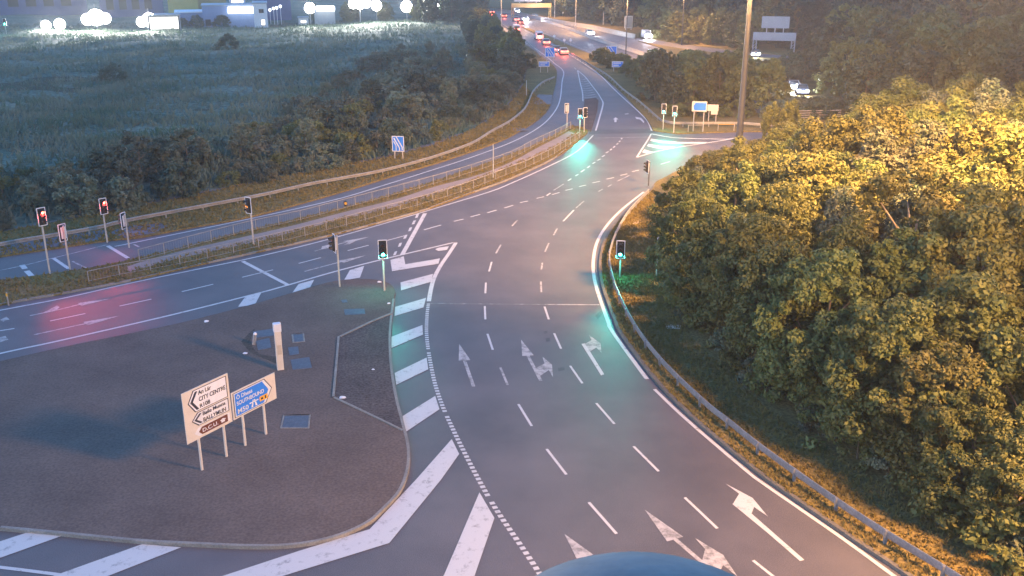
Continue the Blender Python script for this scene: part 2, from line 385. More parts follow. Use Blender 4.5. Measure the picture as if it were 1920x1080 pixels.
def blades(name, N, xyz, hmin, hmax, w, mat, seed=1, lean=.35, per=3):
    """many small grass blades as one mesh"""
    g = np.random.default_rng(seed); n = len(xyz)
    P = np.repeat(np.asarray(xyz), per, 0); m = len(P)
    P[:, :2] += g.normal(0, .12, (m, 2)) * (hmax / .5)
    h = g.uniform(hmin, hmax, m); a = g.uniform(0, 2 * np.pi, m); ww = w * g.uniform(.6, 1.4, m)
    dx, dy = np.cos(a) * ww, np.sin(a) * ww; lx, ly = g.normal(0, lean, m) * h, g.normal(0, lean, m) * h
    V = np.empty((m, 4, 3))
    V[:, 0] = P; V[:, 0, 0] -= dx; V[:, 0, 1] -= dy
    V[:, 1] = P; V[:, 1, 0] += dx; V[:, 1, 1] += dy
    V[:, 2] = P; V[:, 2, 0] += dx * .4 + lx; V[:, 2, 1] += dy * .4 + ly; V[:, 2, 2] += h
    V[:, 3] = P; V[:, 3, 0] -= dx * .4 - lx; V[:, 3, 1] -= dy * .4 - ly; V[:, 3, 2] += h
    return quads(name, V.reshape(-1, 3), mat)
def quads_mesh(name, V, mat):
    m = len(V) // 4; me = bpy.data.meshes.new(name)
    me.vertices.add(len(V)); me.vertices.foreach_set('co', np.ascontiguousarray(V, dtype=np.float32).ravel())
    me.loops.add(len(V)); me.loops.foreach_set('vertex_index', np.arange(len(V), dtype=np.int32))
    me.polygons.add(m); me.polygons.foreach_set('loop_start', np.arange(0, len(V), 4, dtype=np.int32))
    me.update(calc_edges=True); me.materials.append(mat); return me
def quads(name, V, mat, parent=None):
    o = bpy.data.objects.new(name, quads_mesh(name, V, mat)); COL.objects.link(o)
    if parent: o.parent = parent
    return o
# tall meadow grass, thinning with distance
N = 60000
r_ = np.exp(rng.uniform(math.log(48), math.log(330), N)); th = rng.uniform(R(-33), R(4), N)
mx, my = r_ * np.sin(th), r_ * np.cos(th); mk = inside_np(mx, my, fpoly); mx, my = mx[mk], my[mk]
md = seg_dist(mx, my, fpoly); mz = field_z(mx, my, md) - .03
sc_ = np.clip(np.hypot(mx, my) / 110, .7, 2.6)
clump = (np.sin(mx * .21 + np.sin(my * .13) * 2) * np.sin(my * .17 + 1) + rng.normal(0, .5, len(mx))) > -.35
mx, my, mz, md = mx[clump], my[clump], mz[clump], md[clump]
struct(blades('meadow_grass', 0, np.stack([mx, my, mz], 1), .25, .85, .10, M['tuft'], 3, .4, 3), 'stuff')
def scatter_pts(poly_px, n, seed, z):
    P = [G(x, y, z) for x, y in poly_px]; g = random.Random(seed); out = []
    x0, x1 = min(p.x for p in P), max(p.x for p in P); y0, y1 = min(p.y for p in P), max(p.y for p in P)
    while len(out) < n:
        x, y = g.uniform(x0, x1), g.uniform(y0, y1)
        if inside(P, x, y): out.append((x, y, z))
    return out
vpx = [(x + 6, y) for x, y in rv[3:]] 
vp = scatter_pts(vpx + [(2060, 1200), (1960, 1080), (1700, 940), (1440, 770), (1300, 640), (1232, 520), (1225, 400)], 9000, 4, .12)
struct(blades('verge_grass', 0, np.array(vp), .05, .16, .035, M['tufty'], 6, .5, 3), 'stuff')
mp_ = scatter_pts(med_top + med_bot, 7000, 9, .12); pp = [G(x, y) for x, y in pt + pb]
mp_ = [p for p in mp_ if not inside(pp, p[0], p[1])]
struct(blades('median_grass', 0, np.array(mp_), .05, .18, .04, M['tufty'], 7, .5, 3), 'stuff')
lp_ = scatter_pts(slip_top[1:14] + verge_back[5:-1], 9000, 10, .12)
struct(blades('left_verge_grass', 0, np.array(lp_), .05, .22, .05, M['tufty'], 8, .5, 3), 'stuff')

# ------------------------------------------------------------------ road markings
ZM = .007
mk_ = MB(); wn_ = MB(); ft_ = MB()
NL = [0]
def line(pxs, w, mb=None, n=8): NL[0] += 1; (mb or mk_).ribbon(W(pxs, 0, True, n), w, ZM + .0004 * NL[0])
def dash(x0, y0, x1, y1, w=.13, mb=None): (mb or mk_).ribbon([G(x0, y0), G(x1, y1)], w, ZM)
def quad(pxs, mb=None, z=ZM): (mb or mk_).flat([G(x, y) for x, y in pxs], z)
# long edge lines
line([(-300, 640), (0, 582), (120, 559), (240, 532), (360, 507), (480, 482), (615, 449), (752, 410), (832, 386), (920, 359), (960, 343), (1022, 315), (1080, 285), (1112, 254)], .17)
line([(-300, 733), (0, 663), (111, 639), (320, 591), (480, 551), (535, 536), (640, 506), (740, 481), (850, 455)], .19)
line([(-300, 562), (0, 507), (100, 484), (200, 459)], .13, wn_)
line([(215, 462), (246, 456), (475, 409), (630, 374), (718, 348), (807, 320), (881, 296), (963, 265), (1013, 237), (1038, 212), (1050, 187), (1054, 153), (1057, 137), (1052, 128), (1041, 120), (1026, 107), (1002, 90), (970, 69), (942, 52), (925, 38)], .17)
line([(1207, 360), (1166, 393), (1137, 424), (1120, 453), (1113, 484), (1113, 513), (1120, 545), (1139, 600), (1149, 623), (1213, 711)], .22)
line([(1227, 730), (1284, 784), (1396, 880), (1440, 913), (1573, 1005), (1676, 1080), (1760, 1140)], .17)
curve = W([(855, 455), (842, 475), (825, 500), (812, 527), (804, 565), (800, 602), (801, 640), (811, 700), (824, 746), (845, 796), (885, 876), (927, 950), (993, 1047), (1040, 1120)], 0, True, 24)
solid = [p for p in curve if p.y > G(804, 566).y]; mk_.ribbon(solid, .27, ZM)
rib = resample([p for p in curve if p.y <= G(804, 569).y], .16)
for i in range(0, len(rib) - 1, 2):
    if (i // 2) % 24 == 23: continue
    a = rib[i].lerp(rib[i + 1], -.2); c = rib[i].lerp(rib[i + 1], .98); mk_.ribbon([a, c], .2, ZM)
line([(1096, 120), (1125, 141), (1146, 162), (1167, 182), (1187, 200), (1201, 213), (1214, 227), (1222, 245)], .2)
line([(1096, 120), (1062, 99), (1018, 74), (984, 57)], .16)
line([(1083, 132), (1097, 144), (1111, 162), (1121, 175), (1130, 190)], .16)
line([(1130, 190), (1130, 199), (1117, 245)], .2)
line([(1083, 132), (1087, 152), (1092, 173), (1093, 190)], .16)
dash(1077, 127, 1080, 130)
for i in range(9):
    t = i / 8; y = 148 + 34 * t; xl = 1087 + 5 * t; xr = 1100 + 18 * t
    wn_.ribbon([G(xl, y), G((xl + xr) / 2, y + 1.3), G(xr, y - .6)], .30, ZM)
# upper hatched triangle
line([(1221, 251), (1215, 262), (1206, 276), (1194, 295)], .18)
line([(1221, 251), (1247, 256), (1275, 259), (1330, 260.5), (1362, 261), (1386, 258)], .35)
line([(1194, 295), (1232, 284), (1273, 276), (1326, 268), (1375, 260)], .25)
quad([(1221, 260), (1241, 264), (1271, 266), (1326, 266.5), (1322, 269.5), (1268, 269.5), (1238, 268), (1219, 264)])
quad([(1216, 270), (1238, 274), (1268, 275.5), (1246, 279), (1232, 278), (1213, 274)])
quad([(1208, 280), (1220, 284), (1226, 284.5), (1212, 288), (1204, 285.5)])
wn_.ribbon([G(1114, 259), G(1166, 258), G(1218, 257)], .14, ZM)
ft_.ribbon([G(1105, 246), G(1225, 245)], .12, ZM)
# junction dashes
for a in [(795, 431, 827, 422), (851, 415, 869, 411), (882, 407, 900, 402), (914, 399, 931, 394), (946, 390, 962, 385), (975, 380, 990, 377), (1006, 372, 1020, 369), (1035, 365, 1049, 361), (1060, 357, 1074, 354), (1086, 350, 1099, 347), (1111, 343, 1125, 340), (1137, 336, 1151, 333), (1163, 329, 1176, 326), (1185, 322, 1198, 319), (1239, 308, 1256, 303)]: dash(*a, w=.16)
for a in [(1025, 367, 1032, 362), (1065, 339, 1071, 335), (1079, 330, 1084, 327), (1089, 323, 1096, 318), (1101, 315, 1106, 311), (1111, 307, 1116, 304), (1120, 301, 1126, 298), (1129, 294, 1134, 291), (1136, 287, 1141, 284), (1144, 282, 1147, 279), (1150, 277, 1153, 274), (1156, 271, 1159, 269), (1161, 266, 1163, 264), (1165, 261, 1166, 259)]: dash(*a, w=.16)
for a in [(1038, 357, 1057, 345), (1130, 355, 1122, 359), (1157, 340, 1180, 329), (1140, 350, 1147, 346), (1095, 377, 1080, 390), (1045, 428, 1038, 441), (970, 413, 960, 424), (939, 459, 930, 475)]: dash(*a, w=.12, mb=wn_)
for a in [(1076, 394, 1056, 415)]: dash(*a, w=.13)
# lane dashes on the bend
for a in [(922, 491, 917, 509), (911, 530, 910, 550), (909, 574, 910, 599), (914, 626, 924, 656), (972, 758, 997, 799), (1025, 842, 1062, 890), (1104, 942, 1156, 1001)]: dash(*a, w=.12)
dash(938, 689, 952, 722, .12, wn_)
for a in [(1029, 456, 1022, 472), (1017, 492, 1015, 506), (1014, 528, 1015, 548)]: dash(*a, w=.11, mb=wn_)
for a in [(1021, 575, 1029, 599), (1039, 625, 1052, 654), (1069, 686, 1092, 719), (1118, 756, 1152, 795), (1188, 837, 1235, 884), (1284, 933, 1345, 991), (1412, 1051, 1460, 1089)]: dash(*a, w=.12)
ft_.ribbon([G(806, 569), G(950, 570.5), G(1020, 571)], .15, ZM); wn_.ribbon([G(1021, 571), G(1124, 571.5)], .15, ZM)
# main road lane dashes
for a in [(-30, 625, 27, 616), (94, 602, 160, 588), (224, 574, 284, 561), (341, 547, 400, 533), (454, 520, 512, 506), (560, 494, 602, 483), (652, 470, 691, 460), (726, 451, 759, 442)]: dash(*a, w=.13)
for a in [(797, 400, 754, 478)]: dash(*a, w=.32)
for x, y in [(782, 406), (776, 418), (769, 431), (760, 445), (750, 460), (741, 476)]:
    quad([(x - 4, y + 3), (x - 1, y - 4), (x + 4, y - 5), (x + 1, y + 2)])
dash(455, 490, 541, 535, .28)
dash(202, 461, 240, 484, .28); dash(100, 484, 129, 504, .25); dash(136, 490, 164, 504, .15, wn_); dash(250, 458, 261, 463, .15, wn_)
for a in [(41, 497, 47, 504), (50, 508, 60, 518)]: dash(*a, w=.35)
# worn patches, a painted shadow smear and small covers in the carriageway
M['roadpatch'] = pm('dark_asphalt', (.060, .056, .062), (.088, .080, .086), .8, .6, .25, fine=28, fine_amt=.3)
rp_ = MB()
for q in ([(1106, 243.5), (1226, 242.5), (1231, 249.5), (1103, 251.5)], [(1116, 592), (1126, 583), (1133, 585), (1121, 599)], [(1019, 621), (1026, 620), (1027, 625), (1020, 626)], [(1023, 634), (1031, 633), (1032, 640), (1024, 641)], [(1046, 690), (1058, 688), (1059, 694), (1047, 696)]):
    rp_.flat([G(x, y) for x, y in q], .0035)
struct(rp_.build('road_patch', M['roadpatch']))
# arrows
def arrow_ahead(tail, base, tip, sw, hw, mb):
    t, b_, p = G(*tail), G(*base), G(*tip); d = (p - t).normalized(); nr = Vector((d.y, -d.x, 0))
    mb.flat([t + nr * sw / 2, b_ + nr * sw / 2, b_ + nr * hw / 2, p, b_ - nr * hw / 2, b_ - nr * sw / 2, t - nr * sw / 2], ZM)
arrow_ahead((109, 581), (149, 571), (207, 560), .15, .7, wn_)
arrow_ahead((63, 628), (160, 607), (225, 592), .15, .7, wn_)
arrow_ahead((590, 471), (649, 454), (693, 444), .15, .7, wn_)
arrow_ahead((571, 509), (639, 491), (686, 479), .15, .7, wn_)
dash(56, 592, 110, 581, .13, wn_); quad([(80, 587), (92, 581), (107, 573), (112, 576), (106, 582)], wn_, ZM + .004)
quad([(602, 468), (604, 462), (618, 459), (616, 466)], wn_, ZM + .004); quad([(645, 459), (653, 455), (667, 452), (655, 458)], wn_, ZM + .004)
quad([(0, 600), (12, 594), (18, 599), (6, 603)], wn_); quad([(-5, 634), (10, 630), (16, 637), (0, 642)], wn_)
arrow_ahead((888, 725), (871, 676), (861, 645), .17, 1.0 * .62, wn_)
arrow_ahead((1014, 714), (990, 667), (977, 637), .17, .62, wn_)
quad([(1004, 691), (1021, 682), (1017, 669), (1035, 684), (1037, 708), (1029, 694), (1013, 705)], wn_, ZM + .004)
quad([(1090, 645), (1097, 644), (1133, 702), (1127, 704)])
quad([(1097, 645), (1109, 638), (1104, 628), (1126, 644), (1128, 662), (1118, 652), (1106, 659)], wn_, ZM + .004)
quad([(1373, 945), (1379, 943), (1410, 964), (1508, 1050), (1500, 1052), (1440, 1000)])
quad([(1375, 944), (1386, 926), (1360, 907), (1411, 934), (1440, 969), (1414, 951), (1407, 968)], mk_, ZM + .004)
arrow_ahead((1326, 1063), (1266, 1011), (1209, 956), .17, .70, wn_)
quad([(1316, 1054), (1322, 1030), (1303, 1009), (1356, 1041), (1383, 1082), (1356, 1060), (1350, 1071)], wn_, ZM + .004)
arrow_ahead((1140, 1110), (1097, 1044), (1058, 1001), .17, .65, wn_)
quad([(1150, 229), (1152, 229), (1152, 224), (1149, 224), (1154, 220), (1160, 224), (1156, 224), (1156, 229)])
quad([(1191, 219), (1202, 221), (1208, 228), (1207, 231), (1200, 224), (1193, 223)])
quad([(1171, 213), (1178, 212), (1179, 214), (1172, 215)], wn_)
# hatched bars round the island
for q in ([(732, 488), (757, 481), (760, 496), (825, 485), (822, 495), (735, 509)], [(816, 468), (822, 465), (842, 462), (838, 469), (822, 471)], [(751, 530), (812, 514), (808, 529), (752, 545)], [(741, 576), (799, 559), (794, 577), (740, 593)],
          [(734, 632), (792, 610), (793, 628), (734, 653)], [(740, 700), (800, 671), (803, 693), (743, 722)], [(755, 781), (816, 743), (824, 768), (760, 811)],
          [(847, 824), (861, 852), (827, 900), (730, 1019), (533, 1080), (430, 1112), (300, 1118), (420, 1080), (560, 1034), (693, 993), (780, 900)],
          [(899, 924), (927, 972), (890, 1080), (870, 1140), (790, 1140), (833, 1078)], [(0, 1016), (52, 999), (115, 1006), (0, 1047), (-80, 1075), (-80, 1043)], [(125, 1072), (267, 1021), (340, 1027), (205, 1080), (120, 1110), (30, 1106)],
          [(446, 576), (460, 557), (490, 549), (478, 572)], [(547, 551), (560, 533), (589, 525), (579, 544)], [(645, 526), (656, 507), (683, 499), (675, 521)]): quad(q, None, ZM + .014)
line([(-200, 1042), (0, 1064), (140, 1082), (260, 1100)], .16)
# motorway lines
for off in (0, 1):
    pts = W([(1016, 40), (1060, 57), (1110, 74), (1180, 98)] if off else [(975, 40), (1030, 62), (1080, 82), (1140, 103), (1195, 122)], 0)
    rs = resample(pts, 3.0)
    for i in range(0, len(rs) - 1, 4): wn_.ribbon([rs[i], rs[i + 1]], .2, ZM)
line([(985, 52), (1030, 66), (1072, 84), (1112, 100), (1162, 120)], .2, wn_)
line([(916, 20), (960, 25), (1015, 40), (1067, 50), (1114, 57), (1190, 74)], .2, wn_)
for pl in ([(1016, 38), (1066, 55), (1120, 72), (1185, 92)],):
    line(pl, .2, wn_)
struct(mk_.build('road_markings', M['paint'])); struct(wn_.build('road_markings', M['worn'])); struct(ft_.build('road_markings', M['faint']))

# ------------------------------------------------------------------ vegetation prototypes
def leafcloud(seed, h, rad, base, n_clump, per, size, spread, shape='round', squash=1.0):
    g = np.random.default_rng(seed)
    # lobes make the outline uneven
    nl = 9; la = g.uniform(0, 2 * np.pi, nl); lz = g.uniform(0, 1, nl); ls = g.uniform(-.28, .34, nl)
    C = []
    while len(C) < n_clump:
        t = g.uniform(0, 1); a = g.uniform(0, 2 * np.pi)
        if shape == 'round': pr = math.sqrt(max(0, 1 - ((t - .42) / .60) ** 2))
        elif shape == 'column': pr = .55 * math.sqrt(max(0, 1 - ((t - .45) / .56) ** 2))
        elif shape == 'cone': pr = (1 - t) ** .7 * .9 + .05
        else: pr = math.sqrt(max(0, 1 - t ** 2)) 
        f = 1 + sum(ls[i] * max(0, math.cos(a - la[i])) ** 3 * math.exp(-((t - lz[i]) / .22) ** 2) for i in range(nl))
        rr = rad * pr * f * (.55 + .45 * g.uniform(0, 1) ** .45)
        C.append((rr * math.cos(a), rr * math.sin(a), base + t * (h - base) * (1 + .10 * math.sin(3 * a + seed))))
    cs = list(g.uniform(.6, 1.25, len(C)))
    for _ in range(n_clump // 5):      # shoots standing out of the crown
        t = g.uniform(.35, 1.02); a = g.uniform(0, 2 * np.pi); rr = rad * math.sqrt(max(.02, 1 - ((min(t, 1) - .42) / .62) ** 2)) * g.uniform(.92, 1.12) * (.55 if shape == 'column' else 1)
        for q in range(2): C.append((rr * math.cos(a) * (1 + .07 * q), rr * math.sin(a) * (1 + .07 * q), base + (t + .045 * q) * (h - base))); cs.append(.42 - .12 * q)
    C = np.array(C); n = len(C) * per
    P = np.repeat(C, per, 0); cs = np.repeat(np.array(cs), per)
    off = g.normal(0, 1, (n, 3)); off /= np.linalg.norm(off, axis=1)[:, None] + 1e-6
    off *= (g.uniform(.25, 1, n) ** .6 * spread * cs)[:, None]; off[:, 2] *= .75
    P = P + off; P[:, 2] = np.maximum(P[:, 2], .08)
    nrm = off / spread + g.normal(0, .45, (n, 3)) + np.array([0, 0, .35]); nrm /= np.linalg.norm(nrm, axis=1)[:, None] + 1e-6
    u = np.cross(nrm, g.normal(0, 1, (n, 3))); u /= np.linalg.norm(u, axis=1)[:, None] + 1e-6; v = np.cross(nrm, u)
    s = size * g.uniform(.6, 1.35, n)
    V = np.empty((n, 4, 3)); L = (s * .5)[:, None]; B = (s * .30)[:, None]
    V[:, 0] = P - u * L; V[:, 1] = P + v * B; V[:, 2] = P + u * L; V[:, 3] = P - v * B
    return V.reshape(-1, 3)
def trunk_mb(seed, h, r, limbs=6, fork=False):
    g = random.Random(seed); mb = MB()
    pts = []; x = y = 0
    for i in range(6):
        pts.append((x, y, h * .75 * i / 5 - (.1 if i == 0 else 0))); x += g.uniform(-.12, .12) * h * .12; y += g.uniform(-.12, .12) * h * .12
    mb.tube(pts, [r * (1.25 if i == 0 else 1 - .14 * i) for i in range(6)], 7)
    for k in range(limbs):
        i = 1 + k % 4; p = Vector(pts[i]); a = g.uniform(0, 6.28); L = h * g.uniform(.22, .38)
        q = p + Vector((math.cos(a) * L * .6, math.sin(a) * L * .6, L * .7)); m_ = p.lerp(q, .5) + Vector((0, 0, -.06 * L))
        mb.tube([p, m_, q], [r * .5, r * .33, r * .14], 5)
    return mb
PROTO = {}
def proto(key, name, h, rad, base, ncl, per, size, spread, leaf, shape='round', seeds=(1, 2, 3), tr=.16, limbs=6, bark='bark'):
    lst = []
    for s in seeds:
        cm = quads_mesh('crown', leafcloud(s * 7 + 1, h, rad, base, ncl, per, size, spread, shape), M[leaf])
        tb = trunk_mb(s, h, tr, limbs); tm = bpy.data.meshes.new('trunk'); tm.from_pydata(tb.v, [], tb.f); tm.update(); tm.materials.append(M[bark])
        lst.append((cm, tm))
    PROTO[key] = (name, h, lst)
proto('tree', 'broadleaf_tree', 8.0, 3.1, .5, 130, 190, .235, .74, 'leaf', seeds=(1, 2, 3, 4))
proto('tree2', 'broadleaf_tree', 8.0, 2.9, .8, 125, 185, .22, .70, 'leaf2', seeds=(5, 6, 7, 8), bark='barkpale')
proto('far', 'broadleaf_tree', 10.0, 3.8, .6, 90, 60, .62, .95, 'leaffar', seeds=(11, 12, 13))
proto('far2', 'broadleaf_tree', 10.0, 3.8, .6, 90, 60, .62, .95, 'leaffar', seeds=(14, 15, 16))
proto('fardark', 'dark_tree', 12.0, 4.2, .4, 90, 55, .75, 1.1, 'leafdark', seeds=(21, 22, 23))
proto('shrub', 'shrub', 2.4, 1.7, .1, 42, 60, .26, .50, 'leafscrub', 'dome', (31, 32, 33, 34), .06, 5)
proto('shrubdark', 'shrub', 2.6, 1.9, .1, 44, 60, .28, .52, 'leafdark', 'dome', (41, 42, 43), .06, 5)
proto('shrubtall', 'shrub', 3.2, 1.15, .1, 40, 60, .24, .46, 'leafscrub', 'round', (35, 36, 37), .06, 6)
proto('bramble', 'shrub', 1.1, 2.0, .05, 40, 50, .24, .42, 'leafscrub', 'dome', (38, 39), .04, 3)
proto('tree3', 'broadleaf_tree', 8.0, 2.2, .6, 110, 170, .20, .66, 'leafscrub', 'column', (9, 10), bark='barkpale')
proto('treeopen', 'broadleaf_tree', 8.0, 3.0, 2.2, 62, 150, .22, .62, 'leaf2', seeds=(17, 18), tr=.2, limbs=11, bark='barkpale')
proto('shruby', 'shrub', 2.0, 1.6, .1, 36, 55, .26, .48, 'leaf2', 'dome', (51, 52), .06, 5)
proto('sapling', 'sapling', 3.0, .75, .8, 26, 45, .22, .32, 'leaf2', 'column', (61,), .05, 4)
rg = random.Random(77)
def plant(key, loc, h, label, cat, group=None, wide=1.0, rz=None, pick=None):
    name, h0, lst = PROTO[key]; cm, tm = lst[rg.randrange(len(lst)) if pick is None else pick % len(lst)]
    e = empty(name, loc, rg.uniform(0, 6.28) if rz is None else rz); s = h / h0; e.scale = (s * wide, s * wide, s)
    for nm, me in (('crown', cm), ('trunk', tm)):
        o = bpy.data.objects.new(nm, me); COL.objects.link(o); o.parent = e
    return tag(e, label, cat, group)
def poisson(P, spacing, seed, tries=4000):
    g = random.Random(seed); x0, x1 = min(p[0] for p in P), max(p[0] for p in P); y0, y1 = min(p[1] for p in P), max(p[1] for p in P); out = []
    for _ in range(tries):
        x, y = g.uniform(x0, x1), g.uniform(y0, y1)
        if not inside(P, x, y): continue
        s = spacing if not callable(spacing) else spacing(x, y)
        if all((x - a) ** 2 + (y - c) ** 2 > s * s for a, c in out): out.append((x, y))
    return out
SKYLINE = [(1190, 420), (1215, 380), (1250, 312), (1290, 284), (1330, 271), (1395, 263), (1415, 232), (1430, 215), (1460, 206), (1480, 232), (1510, 238), (1550, 222), (1600, 186), (1640, 150), (1700, 128), (1800, 124), (2300, 118)]
def cap_h(x, y, h, rad=1.6):
    dep = y * CP + H * SP; lim = 0
    for dx in (-rad, 0, rad):
        lim = max(lim, float(np.interp(960 + F * (x + dx) / dep, [a for a, _ in SKYLINE], [c for _, c in SKYLINE])))
    return min(h, ztop(Vector((x, y, 0)), lim) / 1.06)
# near right wood: front rank placed one by one, then the mass behind
front = [(1262, 405, 6.4, 'tree'), (1285, 470, 7.2, 'tree'), (1292, 540, 5.6, 'tree'), (1345, 610, 6.2, 'tree'), (1400, 645, 6.6, 'tree2'), (1450, 700, 6.0, 'tree'), (1530, 745, 6.6, 'tree'), (1590, 800, 5.4, 'tree'), (1660, 850, 6.2, 'tree'), (1735, 905, 5.6, 'tree2'), (1800, 965, 4.6, 'tree'), (1890, 1010, 4.4, 'tree2')]
names = ['first tree behind the kink of the right barrier, nearest the traffic signal on the bend', 'tall bushy tree whose shadow falls on the verge behind the green signal', 'dense low tree just behind the pale post on the right verge', 'dark leafed tree beside the flat orange cover on the verge', 'olive tree behind the dark verge tree near the orange cover', 'broad tree opposite the right turn arrow on the bend', 'bushy tree standing over the shaded middle of the right verge', 'short tree with bright leaf sprays over the shaded verge', 'full green tree behind the barrier, halfway along its straight run', 'olive tree behind the straight run of the right barrier', 'low dark tree above the lower stretch of the right barrier', 'low olive tree at the lower right edge of the wood']
used = []
for (x, y, h, kd), nm in zip(front, names):
    B = G(x, y, .16); used.append((B.x, B.y)); plant(kd, B, cap_h(B.x, B.y, h), nm, 'tree', wide=1.05)
wood = [(1275, 395), (1300, 470), (1330, 560), (1420, 640), (1520, 715), (1640, 810), (1760, 890), (1900, 980), (1990, 940), (2150, 560), (2050, 330), (1700, 310), (1420, 318), (1320, 330)]
WP = [(G(x, y).x, G(x, y).y) for x, y in wood]
LX, LY = G(1712, 330).x - 1, G(1712, 330).y
for (x, y) in poisson(WP, 3.1, 12):
    if any((x - a) ** 2 + (y - c) ** 2 < 7.5 for a, c in used) or (x - LX) ** 2 + (y - LY) ** 2 < 5: continue
    t = min(1, max(0, (x - 16) / 16)); h = rg.uniform(6.2, 7.6) + 2.6 * t + (1.2 if y > 85 and x > 30 else 0)
    if y > 88 and x < 28: h = rg.uniform(4.6, 5.8)
    h = cap_h(x, y, h)
    if (x - LX) ** 2 + (y - LY) ** 2 < 170: h = min(h, 8.4)
    if h < 2.2: continue
    plant(rg.choice(['tree', 'tree2', 'tree', 'tree2', 'tree3', 'treeopen']), (x, y, .16), h * rg.uniform(.86, 1.04), 'leafy tree in the thick wood behind the right hand barrier', 'tree', 'trees of the wood on the right', wide=rg.uniform(.9, 1.2) if h > 5 else 1.25)
for x, y, h, lb in [(1442, 296, 205, 'slender yellow tree top standing up right of the tall mast'), (1476, 292, 199, 'second slender yellow tree standing up right of the tall mast')]:
    B = G(x, y, .12); plant('tree2', B, (ztop(B, h)), lb, 'tree', wide=.55)
EDGE = W([(1248, 440), (1262, 520), (1285, 575), (1340, 655), (1430, 728), (1530, 805), (1640, 885), (1760, 965), (1840, 1012), (1925, 1062), (2020, 1120)], .12)
for n_, p in enumerate(resample(EDGE, 1.5)):
    plant('shruby' if n_ % 3 else 'shrub', (p.x + rg.uniform(-.1, .9), p.y + rg.uniform(-.6, .6), .12), rg.uniform(.9, 1.9), 'low leafy undergrowth shrub at the front foot of the right wood', 'bush', 'undergrowth along the front of the right wood', wide=rg.uniform(.8, 1.2))
for n_, (x, y) in enumerate(poisson([(G(a, c).x, G(a, c).y) for a, c in [(1800, 985), (1930, 1065), (2060, 1120), (2060, 1000), (1900, 950)]], 1.1, 52)[:40]):
    plant(rg.choice(['shruby', 'shrub']), (x, y, .12), rg.uniform(1.0, 2.0), 'leafy shrub filling the bottom right corner behind the barrier', 'bush', 'shrubs in the bottom right corner', wide=1.1)
# trees beyond the cross road, right of the slip road
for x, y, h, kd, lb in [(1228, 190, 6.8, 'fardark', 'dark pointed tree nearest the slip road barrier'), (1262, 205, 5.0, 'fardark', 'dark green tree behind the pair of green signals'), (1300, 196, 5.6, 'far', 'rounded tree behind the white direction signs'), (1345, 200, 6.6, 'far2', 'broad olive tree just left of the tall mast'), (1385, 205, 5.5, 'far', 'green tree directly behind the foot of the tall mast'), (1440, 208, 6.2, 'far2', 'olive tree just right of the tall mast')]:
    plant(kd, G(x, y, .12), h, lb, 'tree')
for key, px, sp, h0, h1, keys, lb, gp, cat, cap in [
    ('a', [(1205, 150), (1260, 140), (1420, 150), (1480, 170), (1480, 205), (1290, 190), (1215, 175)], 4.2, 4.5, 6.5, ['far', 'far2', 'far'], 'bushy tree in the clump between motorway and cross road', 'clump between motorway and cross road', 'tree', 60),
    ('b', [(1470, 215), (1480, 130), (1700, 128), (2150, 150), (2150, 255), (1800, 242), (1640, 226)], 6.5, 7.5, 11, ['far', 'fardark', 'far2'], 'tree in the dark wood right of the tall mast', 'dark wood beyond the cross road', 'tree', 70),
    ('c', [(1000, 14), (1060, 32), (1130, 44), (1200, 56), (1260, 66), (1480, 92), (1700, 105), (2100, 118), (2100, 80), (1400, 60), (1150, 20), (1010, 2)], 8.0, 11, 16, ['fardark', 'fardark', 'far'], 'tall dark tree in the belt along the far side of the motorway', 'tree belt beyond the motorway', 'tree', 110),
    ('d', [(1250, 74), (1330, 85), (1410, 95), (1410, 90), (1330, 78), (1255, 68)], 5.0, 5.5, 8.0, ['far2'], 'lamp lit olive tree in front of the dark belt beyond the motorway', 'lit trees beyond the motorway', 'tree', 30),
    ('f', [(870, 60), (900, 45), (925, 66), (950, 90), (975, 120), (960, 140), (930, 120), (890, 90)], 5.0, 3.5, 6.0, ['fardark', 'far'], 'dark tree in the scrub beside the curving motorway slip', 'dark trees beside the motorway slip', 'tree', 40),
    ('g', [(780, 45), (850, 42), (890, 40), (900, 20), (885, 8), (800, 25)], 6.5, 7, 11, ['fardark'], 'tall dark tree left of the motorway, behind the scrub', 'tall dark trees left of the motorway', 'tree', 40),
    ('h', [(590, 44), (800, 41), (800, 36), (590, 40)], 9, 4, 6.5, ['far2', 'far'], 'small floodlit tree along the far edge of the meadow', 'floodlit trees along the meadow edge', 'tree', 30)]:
    for n_, (x, y) in enumerate(poisson([(G(a, c).x, G(a, c).y) for a, c in px], sp, hash(key) % 1 + ord(key), 6000)[:cap]):
        hh = rg.uniform(h0, h1); dep = y * CP + H * SP; qx = 960 + F * x / dep; qr = 4.2 * F / dep
        if key in 'ab' and abs(qx - 1496) < qr + 16 and y < G(0, 166).y: hh = min(hh, ztop(Vector((x, y, 0)), 184))
        if key == 'a': hh = min(hh, ztop(Vector((x, y, 0)), 104 if qx < 1385 else 118))
        if key in 'bc' and 1395 - qr < qx < 1495 + qr and y < G(0, 97).y: hh = min(hh, ztop(Vector((x, y, 0)), 101))
        if hh < 1.2: continue
        plant(rg.choice(keys), (x, y, .1), hh, lb, cat, gp, wide=rg.uniform(.9, 1.25) if hh > 3 else 1.6)
